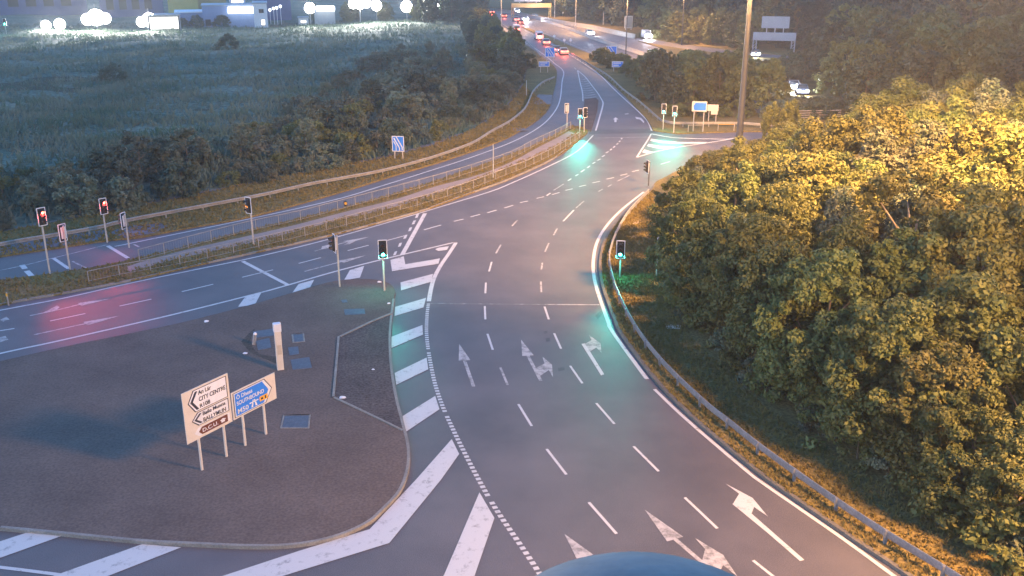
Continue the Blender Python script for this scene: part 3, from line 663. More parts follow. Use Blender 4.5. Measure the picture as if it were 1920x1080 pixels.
# scrub behind the left guard rail
def fz(x, y):
    a = np.array([x]); c = np.array([y]); return float(field_z(a, c, seg_dist(a, c, fpoly))[0]) - .05
for x, y, h, kd, lb in [(700, 190, 2.6, 'shrubdark', 'round dark bush standing alone in the mid meadow'), (780, 190, 3.2, 'shrubdark', 'dark bush at the left of the pair near the curving rail'), (822, 180, 3.0, 'shrubdark', 'dark bush at the right of the pair near the curving rail'), (745, 222, 2.0, 'shrubdark', 'low dark bush above the blue lane sign'), (830, 128, 2.6, 'shrub', 'bush in the far meadow below the dark trees'), (428, 103, 3.0, 'shrubdark', 'dark bush alone in the far meadow before the blue building'), (212, 153, 2.8, 'shrubdark', 'dark bush alone in the meadow below the bright floodlights'), (905, 132, 3.6, 'shruby', 'amber lit bush beside the motorway slip scrub'), (985, 128, 2.8, 'shruby', 'pale yellow bush behind the small blue sign'), (330, 55, 3, 'shrubdark', 'dark bush against the white lit wall'), (345, 53, 2.2, 'shrubdark', 'smaller bush against the blue building'), (370, 53, 3, 'shrubdark', 'rounded bush against the blue building front'), (415, 53, 3.4, 'shrubdark', 'largest bush against the blue building front'), (750, 103, 1.6, 'shrub', 'low bush on the far meadow ridge')]:
    B = G(x, y); plant(kd, (B.x, B.y, fz(B.x, B.y)), h, lb, 'bush')
B = G(818, 277); plant('sapling', (B.x, B.y, .1), 2.9, 'slender sapling with sparse yellowish leaves behind the left guard rail', 'sapling', wide=1.1)
scr = [(-120, 458), (0, 434), (250, 386), (480, 342), (640, 312), (800, 268), (880, 238), (940, 195), (972, 150), (975, 120), (940, 100), (900, 105), (870, 160), (800, 190), (720, 205), (640, 215), (560, 240), (420, 290), (250, 330), (100, 355), (-120, 370)]
SPP = [(G(x, y).x, G(x, y).y) for x, y in scr]
for n_, (x, y) in enumerate(poisson(SPP, 2.75, 31, 9000)[:285]):
    e = plant(*(lambda k_: (k_, (x, y, fz(x, y)), {'bramble': rg.uniform(.7, 1.5), 'shrubtall': rg.uniform(2.2, 4.0)}.get(k_, rg.uniform(1.1, 2.7))))(rg.choice(['shrub', 'shrubtall', 'shrubdark', 'bramble', 'bramble', 'shrubtall', 'shruby', 'shrub'])), 'tangled bush in the scrub belt behind the left guard rail', 'bush', 'scrub behind the left guard rail', wide=rg.uniform(.75, 1.35))
for n_, (x, y) in enumerate(poisson([(G(a, c).x, G(a, c).y) for a, c in [(520, 235), (700, 120), (800, 95), (890, 100), (890, 150), (820, 175), (700, 215), (560, 255)]], 6.0, 47)[:60]):
    plant(rg.choice(['bramble', 'shrub', 'shrubtall', 'bramble']), (x, y, fz(x, y)), rg.uniform(.8, 2.2), 'scattered low bush in the rough meadow above the scrub belt', 'bush', 'bushes dotted over the rough meadow', wide=rg.uniform(.9, 1.5))
for n_, (x, y) in enumerate(poisson([(G(a, c).x, G(a, c).y) for a, c in [(1118, 112), (1160, 116), (1205, 135), (1215, 160), (1190, 150), (1150, 128)]], 3.2, 41)[:30]):
    plant('shruby', (x, y, .1), rg.uniform(1.4, 2.4), 'yellowish shrub on the gore below the blue motorway signs', 'bush', 'gore shrubs below the blue signs', wide=1.2)
for n_, (x, y) in enumerate(poisson([(G(a, c).x, G(a, c).y) for a, c in [(1265, 216), (1470, 218), (1470, 224), (1265, 224)]], 2.6, 43)[:30]):
    plant('shruby', (x, y, .1), rg.uniform(1.0, 1.7), 'low shrub along the back of the cross road rail', 'bush', 'shrubs behind the cross road rail', wide=1.2)
for n_, (x, y) in enumerate(poisson([(G(a, c).x, G(a, c).y) for a, c in [(1455, 224), (1455, 190), (1560, 188), (1580, 222)]], 2.4, 48)[:60]):
    plant('shrub' if n_ % 2 else 'shrubdark', (x, y, .1), min(rg.uniform(1.3, 2.6), ztop(Vector((x, y, 0)), 186)), 'low bush in the dip in front of the cars beyond the cross road', 'bush', 'bushes in the dip beyond the cross road', wide=1.4)
for n_, (x, y) in enumerate(poisson([(G(a, c).x, G(a, c).y) for a, c in [(1215, 72), (1290, 84), (1290, 80), (1218, 68)]], 3.5, 44)[:20]):
    plant('shruby', (x, y, .1), rg.uniform(1.8, 2.6), 'clipped yellow shrub in the hedge along the motorway off slip', 'bush', 'hedge shrubs along the off slip', wide=1.3)

# ------------------------------------------------------------------ barriers and fences
def guard_rail(pxs, label, ztop_=.68, mat='galv', post_step=3.2, flip=1, dbl=False):
    """rail heights are given at picture points of the rail's top edge"""
    P = catmull([G(x, y, ztop_) for x, y in pxs], 10); o = P[0].copy(); o.z = 0
    root = empty('guard_rail', o); tag(root, label, 'guard rail')
    L = [p - o for p in P]
    s = flip
    prof = [(0, 0), (.02 * s, .0), (.08 * s, -.045), (.08 * s, -.10), (.0, -.14), (.0, -.17), (.08 * s, -.21), (.08 * s, -.27), (.02 * s, -.31), (0, -.31), (-.012 * s, -.25), (-.012 * s, -.06), (0, 0)]
    MB().sweep(L, prof).build('rail', M[mat], root)
    pm_ = MB().box((0, 0, -.36), (.10, .13, .72)).box((0, 0, -.15), (.16, .10, .20)); me = None
    for q in resample(L, post_step):
        t = pm_.build('post', M[mat], root) if me is None else None
        if t is None: t = bpy.data.objects.new('post', me); COL.objects.link(t); t.parent = root
        else: me = t.data
        t.location = q + Vector((0, 0, -.02))
    return root
guard_rail([(-300, 512), (0, 454), (105, 436), (185, 422), (250, 407), (480, 364), (580, 342), (640, 331), (720, 316), (807, 293), (881, 267), (922, 243), (955, 225), (980, 205), (990, 190), (1000, 168), (1018, 152), (1040, 143)], 'long steel guard rail along the left verge below the scrub', .7, 'rust', 3.2, 1)
guard_rail([(1216, 354), (1180, 391), (1159, 424), (1147, 453), (1142, 480), (1149, 518), (1164, 557), (1195, 613), (1242, 673), (1319, 747), (1367, 785), (1440, 842), (1607, 958), (1804, 1080), (1960, 1185)], 'steel guard rail curving round the right verge beside the bend', .68, 'rail', 2.4, -1)
guard_rail([(1072, 99), (1107, 120), (1139, 139), (1169, 166), (1200, 189), (1236, 220), (1244, 224), (1262, 228), (1297, 228.6), (1386, 228.6), (1425, 231), (1475, 232)], 'pale steel guard rail right of the slip road, turning along the cross road', .7, 'rust', 3.2, -1)
guard_rail([(921, 32), (942, 44), (975, 68), (1000, 88), (1014, 104)], 'guard rail beside the motorway slip above the left scrub', .7, 'rust', 4, 1)
def ped_fence(pxs, label, h=.9, zb=.12, step=2.0):
    P = catmull([G(x, y, zb) for x, y in pxs], 10); o = P[0].copy(); root = empty('pedestrian_fence', o); tag(root, label, 'fence')
    L = [p - o for p in resample(P, step)]
    MB().tube([p + Vector((0, 0, h)) for p in L], .028, 5).build('top_rail', M['fence'], root)
    MB().tube([p + Vector((0, 0, .12)) for p in L], .016, 4).build('bottom_rail', M['fence'], root)
    me = None
    for q in L[:98]:
        if me is None: t = MB().tube([(0, 0, -.05), (0, 0, h + .02)], .036, 6).build('post', M['fence'], root); me = t.data
        else: t = bpy.data.objects.new('post', me); COL.objects.link(t); t.parent = root
        t.location = q
    b = MB()
    for q in resample([p - o for p in P], .2): b.tube([q + Vector((0, 0, .12)), q + Vector((0, 0, h))], .006, 3, False)
    b.build('infill_bars', M['fence'], root)
ped_fence([(262, 490), (397, 453), (480, 432), (560, 415), (631, 396), (731, 369), (811, 347), (896, 321), (960, 298), (997, 278), (1047, 254), (1072, 240)], 'steel pedestrian fence on the slip road side of the footpath', .85)
ped_fence([(167, 530), (222, 518), (327, 499), (420, 479), (509, 459), (587, 440), (660, 421), (726, 402), (785, 386), (838, 370), (886, 354), (946, 331), (994, 312), (1045, 286), (1090, 257)], 'steel pedestrian fence on the main road side of the footpath', .78)
# low frame rails on the cross road verge and the slatted fence farther right
for a, lb in (([(1290, 247), (1318, 247)], 'short frame rail beside the white direction signs'), ([(1346, 245), (1376, 245)], 'short yellow frame rail beside the foot of the mast')):
    P = [G(x, y, .12) for x, y in a]; o = P[0]; d = P[1] - o
    root = empty('frame_rail', o); tag(root, lb, 'rail')
    MB().tube([(0, 0, .78), d + Vector((0, 0, .78))], .03, 6).build('top_rail', M['yellow'] if 'yellow' in lb else M['rust'], root)
    for q in (Vector((0, 0, 0)), d): MB().tube([q, q + Vector((0, 0, .8))], .03, 6).build('post', M['pole'], root)
P0, P1 = G(1478, 226, .12), G(1575, 224, .12); d = P1 - P0
root = empty('slatted_fence', P0); tag(root, 'weathered slatted fence between the yellow trees and the dark wood', 'fence')
for k_ in range(4): MB().tube([(0, 0, .35 + .28 * k_), d + Vector((0, 0, .35 + .28 * k_))], .06, 4).build('slat', M['concrete'], root)
for k_ in range(6): MB().box(d * (k_ / 5) + Vector((0, .1, .65)), (.12, .12, 1.3)).build('post', M['bark'], root)
# concrete barrier of the motorway and the wall behind it
def conc(pxs, label, h=.85, w=.5):
    P = catmull([G(x, y) for x, y in pxs], 8); o = P[0].copy()
    ob = MB().sweep([p - o for p in P], [(-w / 2, 0), (-w / 2, .12), (-w * .22, .4), (-w * .16, h), (w * .16, h), (w * .22, .4), (w / 2, .12), (w / 2, 0)]).build('crash_barrier', M['concrete'], loc=o); tag(ob, label, 'barrier')
conc([(1016, 39.5), (1060, 54), (1124, 78), (1208, 105)], 'concrete barrier dividing the two motorway carriageways')
conc([(914, 20), (955, 25), (1015, 38), (1067, 48), (1114, 56), (1191, 73)], 'lamp lit concrete wall along the far edge of the motorway', 1.2, .6)

# ------------------------------------------------------------------ lamps
def spot(name, loc, target, power, col, ang=140, blend=.6, size=.3, parent=None):
    ld = bpy.data.lights.new(name, 'SPOT'); ld.energy = power; ld.color = col; ld.spot_size = R(ang); ld.spot_blend = blend; ld.shadow_soft_size = size
    o = bpy.data.objects.new(name, ld); COL.objects.link(o); o.location = loc
    o.rotation_euler = (Vector(target) - Vector(loc)).to_track_quat('-Z', 'Y').to_euler()
    return o
def glow(name, loc, power, col, size=.1, parent=None):
    ld = bpy.data.lights.new(name, 'POINT'); ld.energy = power; ld.color = col; ld.shadow_soft_size = size
    o = bpy.data.objects.new(name, ld); COL.objects.link(o); o.location = loc; return o
def mast(loc, h, label, power, r0=.42, r1=.2, lamps=6, aim=None, ang=150):
    root = empty('lighting_mast', loc); tag(root, label, 'mast')
    MB().tube([(0, 0, -.2), (0, 0, h)], [r0, r1], 14).build('pole', M['mast'], root)
    MB().tube([(0, 0, 0), (0, 0, .06)], r0 * 1.7, 12).build('base_plate', M['galv'], root)
    ring = MB(); n = lamps
    ring.tube([(1.1 * math.cos(a * math.pi / 8), 1.1 * math.sin(a * math.pi / 8), h - .3) for a in range(17)], .06, 6)
    for a in range(4): ring.tube([(0, 0, h - .3), (1.1 * math.cos(a * math.pi / 2), 1.1 * math.sin(a * math.pi / 2), h - .3)], .05, 5)
    ring.build('lamp_ring', M['galv'], root)
    for a in range(n):
        t = 2 * math.pi * a / n; c = (1.45 * math.cos(t), 1.45 * math.sin(t), h - .35)
        hd = MB().box(c, (.75, .42, .22), t, bev=.05).build('lamp_head', M['galv'], root)
        MB().box((c[0], c[1], h - .475), (.55, .32, .03), t).build('lens', M['e_sodium'], hd)
    aim = aim and (*aim, 0)[:3]
    spot('sodium_lamp', (loc[0], loc[1], h - .75), aim or (loc[0], loc[1], 0), power, SODIUM, ang if aim else 165, 1.0 if aim else .5, 2.2)
A_ = G(1383, 300)
mast(A_, 18.5, 'tall grey lighting mast rising out of frame behind the yellow trees', MASTP * .24, .38, .2)
mast(Vector((24, 20, 0)), 18, 'lighting mast beside the near wood, outside the right edge', MASTP * .45, .2, .12, 2, (9, 40))
mast(Vector((29, 47, 0)), 27, 'tall lighting mast above the middle of the wood, outside the right edge', MASTP * 2.0, .3, .18, 4, (22, 69, 4), 100)
def lamp(px, py, h, label, power=LAMPP, arm=1.6, ang=0.0, dbl=False, r=.13, mat='mast'):
    B = G(px, py, 0); root = empty('street_lamp', B, ang); tag(root, label, 'street lamp', 'street lamps along the motorway')
    MB().tube([(0, 0, -.1), (0, 0, 1.2), (0, 0, h)], [r * 1.3, r, r * .62], 10).build('pole', M[mat], root)
    for sg in ((1, -1) if dbl else (1,)):
        MB().tube([(0, 0, h - .1), (sg * arm * .5, 0, h + .12), (sg * arm, 0, h + .2)], .05, 6).build('arm', M[mat], root)
        hd = MB().box((sg * (arm + .3), 0, h + .2), (.8, .32, .18), 0, bev=.05).build('lamp_head', M['galv'], root)
        MB().box((sg * (arm + .3), 0, h + .098), (.55, .22, .025)).build('lens', M['e_sodium'], hd)
    q = B + Vector((math.cos(ang) * arm, math.sin(ang) * arm, h - .15))
    spot('sodium_lamp', q, (q.x, q.y, 0), power, SODIUM, 160, .5, .3)
for a in [(1173, 108, 12.5, 'thick grey lamp post with a beige cabinet behind it', 1.2, math.pi), (1278, 84, 12, 'lamp post rising from the hedge along the off slip', 1.2, math.pi), (1131, 47, 12, 'lit lamp post right of the gantry, third from it', 1.0, -1.6), (1195, 44, 10, 'short yellow lit post behind the beige cabinet', .8, -1.6), (1079, 54, 12.5, 'lamp post on the far verge, second right of the gantry', 1.0, -1.6), (1040, 34, 13, 'lamp post just right of the yellow gantry leg', 1.0, -1.6), (940, 54, 13, 'lamp post at the left edge of the motorway near the red tail lights', 1.4, -.4)]:
    lamp(a[0], a[1], a[2], a[3], LAMPP * a[4], 1.6, a[5], mat='pole' if a[0] in (1131, 1195, 1079, 1040, 940) else 'mast')

# ------------------------------------------------------------------ traffic signals
def face_cam(B, extra=0.0): return math.atan2(-B.y, -B.x) + extra
def signal(px, py, top_py, label, lit=None, yaw=None, pole='pole', spot_p=0, lean_px=None, backing='white', group='traffic signals at the junction', scale=1.0, aim=None):
    B = G(px, py, .1); h = ztop(B, top_py); yaw = face_cam(B) if yaw is None else yaw
    root = empty('traffic_signal', B, yaw); tag(root, label, 'traffic signal', group); s = scale
    h -= .1
    MB().tube([(0, 0, -.15), (0, 0, h)], .06, 8).build('pole', M[pole], root)
    MB().tube([(0, 0, h), (0, 0, h + .05)], [.07, .03], 8).build('pole_cap', M['galv'], root)
    zc = h - .48; x0 = .22
    hd = MB().box((x0, 0, zc), (.20, .30 * s, .92 * s), bev=.03).build('signal_head', M['black'], root)
    bd = MB().box((x0 - .04, 0, zc), (.03, .52 * s, 1.15 * s)).build('backing_board', M['black'], root)
    e = .53 * s; fr = MB()
    for sg in (-1, 1):
        fr.box((x0 - .04, sg * .26 * s, zc), (.034, .05, 1.2 * s)); fr.box((x0 - .04, 0, zc + sg * .585 * s), (.033, .47 * s, .05))
    fr.build('white_border', M['white'], bd)
    MB().box((x0 - .12, 0, zc), (.05, .34 * s, .8 * s), bev=.01).build('back_cover', M['white' if backing == 'white' else 'black'], root)
    for zz in (.25, -.25): MB().box((.06, 0, zc + zz), (.12, .06, .05)).build('bracket', M['galv'], root)
    for i_, c in enumerate(('red', 'amber', 'green')):
        z = zc + (.29 - .29 * i_) * s; on = lit == c or (lit == 'reddim' and c == 'red')
        m_ = M['e_' + ('reddim' if lit == 'reddim' else c)] if on else M['lensoff']
        MB().disc((x0 + .105, 0, z), .105 * s, (1, 0, 0), 14, .025).build('lens', m_, hd)
        v = MB(); n = 8
        pr = [(math.cos(math.pi * k_ / n) * .125 * s, math.sin(math.pi * k_ / n) * .125 * s) for k_ in range(-1, n + 2)]
        vs = [(x0 + .10, a, z + b_) for a, b_ in pr] + [(x0 + .30, a, z + b_) for a, b_ in pr]; m2 = len(pr)
        v.add(vs, [(k_, k_ + 1, m2 + k_ + 1, m2 + k_) for k_ in range(m2 - 1)]); v.build('visor', M['black'], hd)
        if on and spot_p:
            col = {'red': (1, .06, .05), 'amber': (1, .35, .05), 'green': (.06, 1, .75)}[c]
            q = B + Vector((math.cos(yaw) * (x0 + .34), math.sin(yaw) * (x0 + .34), z))
            tg = aim if aim is not None else q + Vector((math.cos(yaw) * 10, math.sin(yaw) * 10, -2.2))
            spot('signal_beam', q, tg, spot_p, col, 34, 1.0, .09)
            glow('lens_glow', B + Vector((math.cos(yaw) * (x0 + .20), math.sin(yaw) * (x0 + .20), z)), 22, col, .05)
    return root
signal(94, 514, 392, 'lit red signal at the far left, nearest the left edge', 'red', R(-40), spot_p=120, aim=G(150, 590))
signal(201, 452, 374, 'lit red signal beside the boxed back view signal on the left verge', 'red', R(-42), spot_p=120, aim=G(215, 570))
signal(131, 503, 424, 'signal seen from behind with a pale box back, between the two red ones', None, R(150))
signal(242, 462, 402, 'signal seen from behind on the left verge, just right of a red one', None, R(165))
signal(476, 461, 372, 'amber lit signal on the slim post beside the footpath', 'amber', R(-120), 'pole')
signal(637, 538, 442, 'signal facing left with white bordered back at the island tip', 'reddim', R(205))
signal(721, 546, 452, 'lit green signal at the right tip of the traffic island', 'green', R(-80), spot_p=60, aim=G(735, 690))
signal(1087, 246, 205, 'bright green signal on the splitter island, left of its pair', 'green', R(-88), spot_p=470, aim=G(1085, 300))
signal(1095, 248, 203, 'unlit signal with white border beside the bright green one', None, R(-60))
signal(1063, 238, 196, 'pale signal back on a short post left of the splitter island', None, R(110))
signal(1243, 243, 196, 'green signal at the cross road verge, the left one of the pair', 'green', R(-100), spot_p=200, aim=G(1240, 290))
signal(1263, 249, 200, 'green signal at the cross road verge, the right one of the pair', 'green', R(-100), spot_p=200, aim=G(1270, 290))
signal(1216, 346, 303, 'dim red signal on a black pole at the tip of the right wood', 'reddim', R(195), 'darkpole')
signal(1162, 520, 453, 'lit green signal behind the curving right guard rail', 'green', R(-100), spot_p=170, aim=G(1100, 730))
B = G(1231, 517, .12); h = ztop(B, 448)
root = empty('verge_post', B); tag(root, 'pale slim post at the foot of the right hand trees', 'post')
MB().tube([(0, 0, -.1), (0, 0, h)], .055, 8).build('pole', M['pole'], root); MB().box((0, 0, h - .3), (.12, .16, .5), bev=.02).build('control_box', M['galv'], root)
for x, y, t, lb in [(925, 333, 273, 'slim grey pole standing on the footpath'), (987, 180, 152, 'slim pale pole behind the left guard rail near the slip')]:
    B = G(x, y, .12); h = ztop(B, t); root = empty('footpath_pole', B); tag(root, lb, 'pole')
    MB().tube([(0, 0, -.1), (0, 0, h * .45), (0, 0, h)], [.06, .055, .045], 8).build('pole', M['galv'], root); MB().tube([(0, 0, h * .43), (0, 0, h * .47)], .085, 8).build('collar', M['rust'], root)

# ------------------------------------------------------------------ signs
def text_mesh(txt, size):
    cu = bpy.data.curves.new('lettering', 'FONT'); cu.body = txt; cu.size = size; cu.extrude = .004; cu.offset = size * .012
    o = bpy.data.objects.new('tmp', cu); COL.objects.link(o); bpy.context.view_layer.update()
    me = bpy.data.meshes.new_from_object(o.evaluated_get(bpy.context.evaluated_depsgraph_get())); bpy.data.objects.remove(o); return me
def put_text(txt, size, u, v, mat, parent, width=None, y=-.03):
    me = text_mesh(txt, size); xs_ = [q.co.x for q in me.vertices]; w = max(xs_) - min(xs_)
    me.materials.clear(); me.materials.append(mat)
    o = bpy.data.objects.new('lettering', me); COL.objects.link(o); o.parent = parent
    o.location = (u, y, v); o.rotation_euler = (math.pi / 2, 0, 0)
    if width: o.scale = (width / w, 1, 1)
    return o
def plate(poly, y0, th, name, mat, parent):
    """poly in (u,v) on the sign face; front at y0-th"""
    n = len(poly); vs = [(a, y0 - th, b_) for a, b_ in poly] + [(a, y0, b_) for a, b_ in poly]
    a = sum(poly[i][0] * poly[(i + 1) % n][1] - poly[(i + 1) % n][0] * poly[i][1] for i in range(n))
    fs = [tuple(t) for t in tessellate_polygon([[Vector((p[0], p[1], 0)) for p in poly]])]
    P = [Vector((p[0], p[1], 0)) for p in poly]; fx = []
    for t in fs:
        fx.append(t if (P[t[1]] - P[t[0]]).cross(P[t[2]] - P[t[0]]).z > 0 else t[::-1])
    fs = fx + [tuple(i + n for i in t[::-1]) for t in fx]
    for i in range(n):
        j = (i + 1) % n; fs.append((i, j, n + j, n + i) if a < 0 else (j, i, n + i, n + j))
    return MB().add(vs, fs).build(name, mat, parent)
# frame of the big sign: a vertical plane through the feet of its posts
feet = [G(382, 882, .13), G(429, 857, .13), G(463, 836, .13), G(503, 815, .13)]
U = (feet[3] - feet[0]); U.z = 0; U.normalize(); NRM = Vector((U.y, -U.x, 0))
def onplane(px, py, o=feet[0], n=NRM, u=U):
    d = ray(px, py); c = Vector((0, 0, H)); t = (o - c).dot(n) / d.dot(n); p = c + d * t - o
    return p.dot(u), p.z
rz = math.atan2(U.y, U.x)
c1 = [onplane(*p) for p in ((337, 738), (425, 701), (436, 791), (352, 831))]; c2 = [onplane(*p) for p in ((432, 737), (514, 700), (520, 746), (440, 788))]
def rect(c): 
    return ((c[0][0] + c[3][0]) / 2, (c[1][0] + c[2][0]) / 2, (c[2][1] + c[3][1]) / 2, (c[0][1] + c[1][1]) / 2)
print('SIGN', c1, c2, rect(c1), rect(c2))
def posts(root, feet_, ztops, base):
    for f_, zt in zip(feet_, ztops):
        u = (f_ - base).dot(U); MB().tube([(u, .09, -.2), (u, .09, zt)], .055, 8).build('post', M['cream'], root)
def flag(a, b_, c, d, tipw, left=True):
    """pointed flag outline within u a..b, v c..d"""
    m_ = (c + d) / 2
    return [(a + tipw, c), (b_, c), (b_, d), (a + tipw, d), (a, m_)] if left else [(a, c), (b_ - tipw, c), (b_, m_), (b_ - tipw, d), (a, d)]
u0, u1, v0, v1 = rect(c1); w1, h1 = u1 - u0, v1 - v0
root = empty('direction_sign', feet[0], rz); tag(root, 'cream direction sign with two white flag panels and a brown one', 'road sign')
posts(root, feet[:2], (v1 - .1, v1 - .1), feet[0])
pn = plate([(u0, v0), (u1, v0), (u1, v1), (u0, v1)], 0, .03, 'sign_panel', M['cream'], root)
def X(f): return u0 + w1 * f
def Y(f): return v1 - h1 * f
def white_flag(y0, y1, lines, xa=.10):
    plate(flag(X(xa), X(.955), Y(y1), Y(y0), w1 * .13), -.03, .006, 'flag_border', M['navy'], pn)
    plate(flag(X(xa + .022), X(.935), Y(y1 - .012), Y(y0 + .012), w1 * .125), -.036, .006, 'flag_face', M['white'], pn)
    ym, tw_ = (y0 + y1) / 2, .11
    ch = [(X(xa + .165), Y(y0 + .035)), (X(xa + .22), Y(y0 + .035)), (X(xa + .105), Y(ym)), (X(xa + .22), Y(y1 - .035)), (X(xa + .165), Y(y1 - .035)), (X(xa + .05), Y(ym))]
    plate(ch, -.042, .006, 'chevron', M['navy'], pn)
    for t, sz, xx, yy, ww in lines: put_text(t, sz * h1, X(xx), Y(yy), M['navy'], pn, ww * w1, -.052)
white_flag(.035, .46, [('An Lár', .115, .33, .155, .28), ('CITY CENTRE', .115, .33, .285, .58), ('R108', .11, .33, .415, .22)])
white_flag(.485, .745, [('Baile Munna', .105, .37, .585, .50), ('BALLYMUN', .115, .37, .715, .50)], .14)
plate(flag(X(.17), X(.955), Y(.955), Y(.785), w1 * .09), -.03, .006, 'flag_border', M['white'], pn)
plate(flag(X(.26), X(.90), Y(.945), Y(.795), w1 * .07), -.036, .006, 'flag_face', M['brown'], pn)
put_text('D.C.U.', .10 * h1, X(.33), Y(.905), M['white'], pn, .34 * w1, -.047)
plate([(X(.72), Y(.86)), (X(.79), Y(.83)), (X(.86), Y(.86)), (X(.83), Y(.873)), (X(.83), Y(.91)), (X(.75), Y(.91)), (X(.75), Y(.873))], -.042, .006, 'cap_symbol', M['white'], pn)
u0, u1, v0, v1 = rect(c2); w1, h1 = u1 - u0, v1 - v0; o2 = feet[2]; sh = (o2 - feet[0]).dot(U); u0 -= sh; u1 -= sh
root = empty('direction_sign', o2, rz); tag(root, 'cream direction sign with a blue motorway flag pointing right', 'road sign')
posts(root, feet[2:], (v1 - .15, v1 - .15), o2)
pn = plate([(u0, v0), (u1, v0), (u1, v1), (u0, v1)], 0, .03, 'sign_panel', M['cream'], root)
plate(flag(X(.03), X(.91), Y(.95), Y(.05), w1 * .16, False), -.03, .006, 'flag_border', M['navy'], pn)
plate(flag(X(.045), X(.89), Y(.93), Y(.07), w1 * .155, False), -.036, .006, 'flag_edge', M['white'], pn)
plate(flag(X(.065), X(.82), Y(.90), Y(.10), w1 * .13, False), -.042, .006, 'flag_face', M['blue'], pn)
put_text('Ó Dheas', .20 * h1, X(.09), Y(.31), M['white'], pn, .36 * w1, -.053)
put_text('SOUTHBOUND', .20 * h1, X(.09), Y(.53), M['white'], pn, .62 * w1, -.053)
put_text('M50', .24 * h1, X(.09), Y(.84), M['white'], pn, .24 * w1, -.053)
mw = MB()
for pts in ([(.40, .86), (.44, .86), (.465, .60), (.445, .60)], [(.50, .86), (.54, .86), (.495, .60), (.475, .60)], [(.37, .70), (.57, .70), (.57, .66), (.37, .66)]):
    q = plate([(X(a), Y(b_)) for a, b_ in pts], -.048, .005 + .001 * len(mw.v), 'motorway_symbol', M['white'], pn)
plate([(X(.60), Y(.80)), (X(.79), Y(.80)), (X(.79), Y(.62)), (X(.60), Y(.62))], -.048, .006, 'toll_patch', M['yellow'], pn)
plate([(X(.63), Y(.75)), (X(.68), Y(.75)), (X(.68), Y(.68)), (X(.63), Y(.68))], -.054, .004, 'toll_mark', M['navy'], pn)
plate([(X(.72), Y(.77)), (X(.75), Y(.77)), (X(.75), Y(.66)), (X(.72), Y(.66))], -.054, .004, 'toll_mark', M['navy'], pn)

def far_sign(pxl, pxr, pyt, pyb, foot_py, label, face, design, border='white', yaw=0.0, depth=None):
    B = G((pxl + pxr) / 2, foot_py, .1); s = (B - Vector((0, 0, H))).length / F * .985
    w = (pxr - pxl) * s; zt, zb = ztop(B, pyt) - .1, ztop(B, pyb) - .1
    root = empty('road_sign', B, math.atan2(B.x, -B.y) * 0 + math.atan2(B.y, B.x) - math.pi / 2 + yaw); tag(root, label, 'road sign')
    for sg in (-.33, .33): MB().tube([(sg * w, .08, -.1), (sg * w, .08, zt - .1)], .06, 6).build('post', M['pole'], root)
    p_ = plate([(-w / 2, zb), (w / 2, zb), (w / 2, zt), (-w / 2, zt)], 0, .04, 'sign_panel', M[border], root)
    e = .06 * w; plate([(-w / 2 + e, zb + e), (w / 2 - e, zb + e), (w / 2 - e, zt - e), (-w / 2 + e, zt - e)], -.04, .008, 'sign_face', M[face], p_)
    hh = zt - zb
    for nm, mt, poly in design: plate([(w * a, zb + hh * b_) for a, b_ in poly], -.048, .008, nm, M[mt], p_)
lane = [('lane_line', 'white', [(.08, .06), (.15, .06), (.15, .25), (-.30, .90), (-.36, .84), (.08, .22)]), ('lane_line', 'white', [(-.20, .06), (-.14, .06), (-.14, .40), (-.34, .70), (-.38, .62), (-.20, .38)]), ('lane_line', 'white', [(.30, .1), (.38, .1), (.38, .3), (-.08, .94), (-.16, .94), (.30, .28)])]
bars = [('text_line', 'white', [(-.38, .62), (.30, .62), (.30, .78), (-.38, .78)]), ('text_line', 'white', [(-.38, .25), (.10, .25), (.10, .42), (-.38, .42)])]
far_sign(736, 759, 255, 284, 298, 'blue lane diagram sign beside the left guard rail', 'blue', lane, 'white', -.25)
far_sign(1022, 1040, 89, 107, 118, 'blue lane diagram sign left of the slip road', 'blue', lane)
far_sign(1010, 1030, 115, 125, 136, 'small blue lettered sign below the left lane diagram', 'blue', bars)
far_sign(1136, 1156, 86, 106, 112, 'blue lane diagram sign on the gore right of the slip', 'blue', lane)
far_sign(1147, 1168, 115, 126, 134, 'small blue lettered sign on the gore among shrubs', 'blue', bars)
far_sign(1128, 1138, 92, 104, 111, 'small grey backed sign tucked behind the gore lane diagram', 'shedgrey', [])
far_sign(1295, 1322, 190, 209, 247, 'cream sign with a blue lettered flag on tall posts', 'cream', [('flag_face', 'blue', [(-.36, .2), (-.30, .12), (.44, .12), (.44, .85), (-.28, .85), (-.40, .55)]), ], 'cream')
B = None
far_sign(1325, 1345, 196, 208, 228, 'pale sign back with a lower hanging plate right of the cream sign', 'cream', [('lower_plate', 'cream', [(-.15, -.55), (.45, -.55), (.45, 0), (-.15, 0)])], 'cream')
# roadside cabinet behind the lamp post
B = G(1178, 56, .1); s = B.length / F
cb = empty('roadside_cabinet', B); tag(cb, 'beige cabinet on a frame behind the thick lamp post', 'cabinet')
MB().box((0, 0, 2.2), (2.3, .8, 3.4), bev=.08).build('housing', M['cream'], cb); MB().box((0, -.41, 2.2), (1.9, .03, 3.0)).build('door', M['concrete'], cb)
for sg in (-.8, .8): MB().box((sg, 0, .25), (.15, .6, .5)).build('leg', M['galv'], cb)
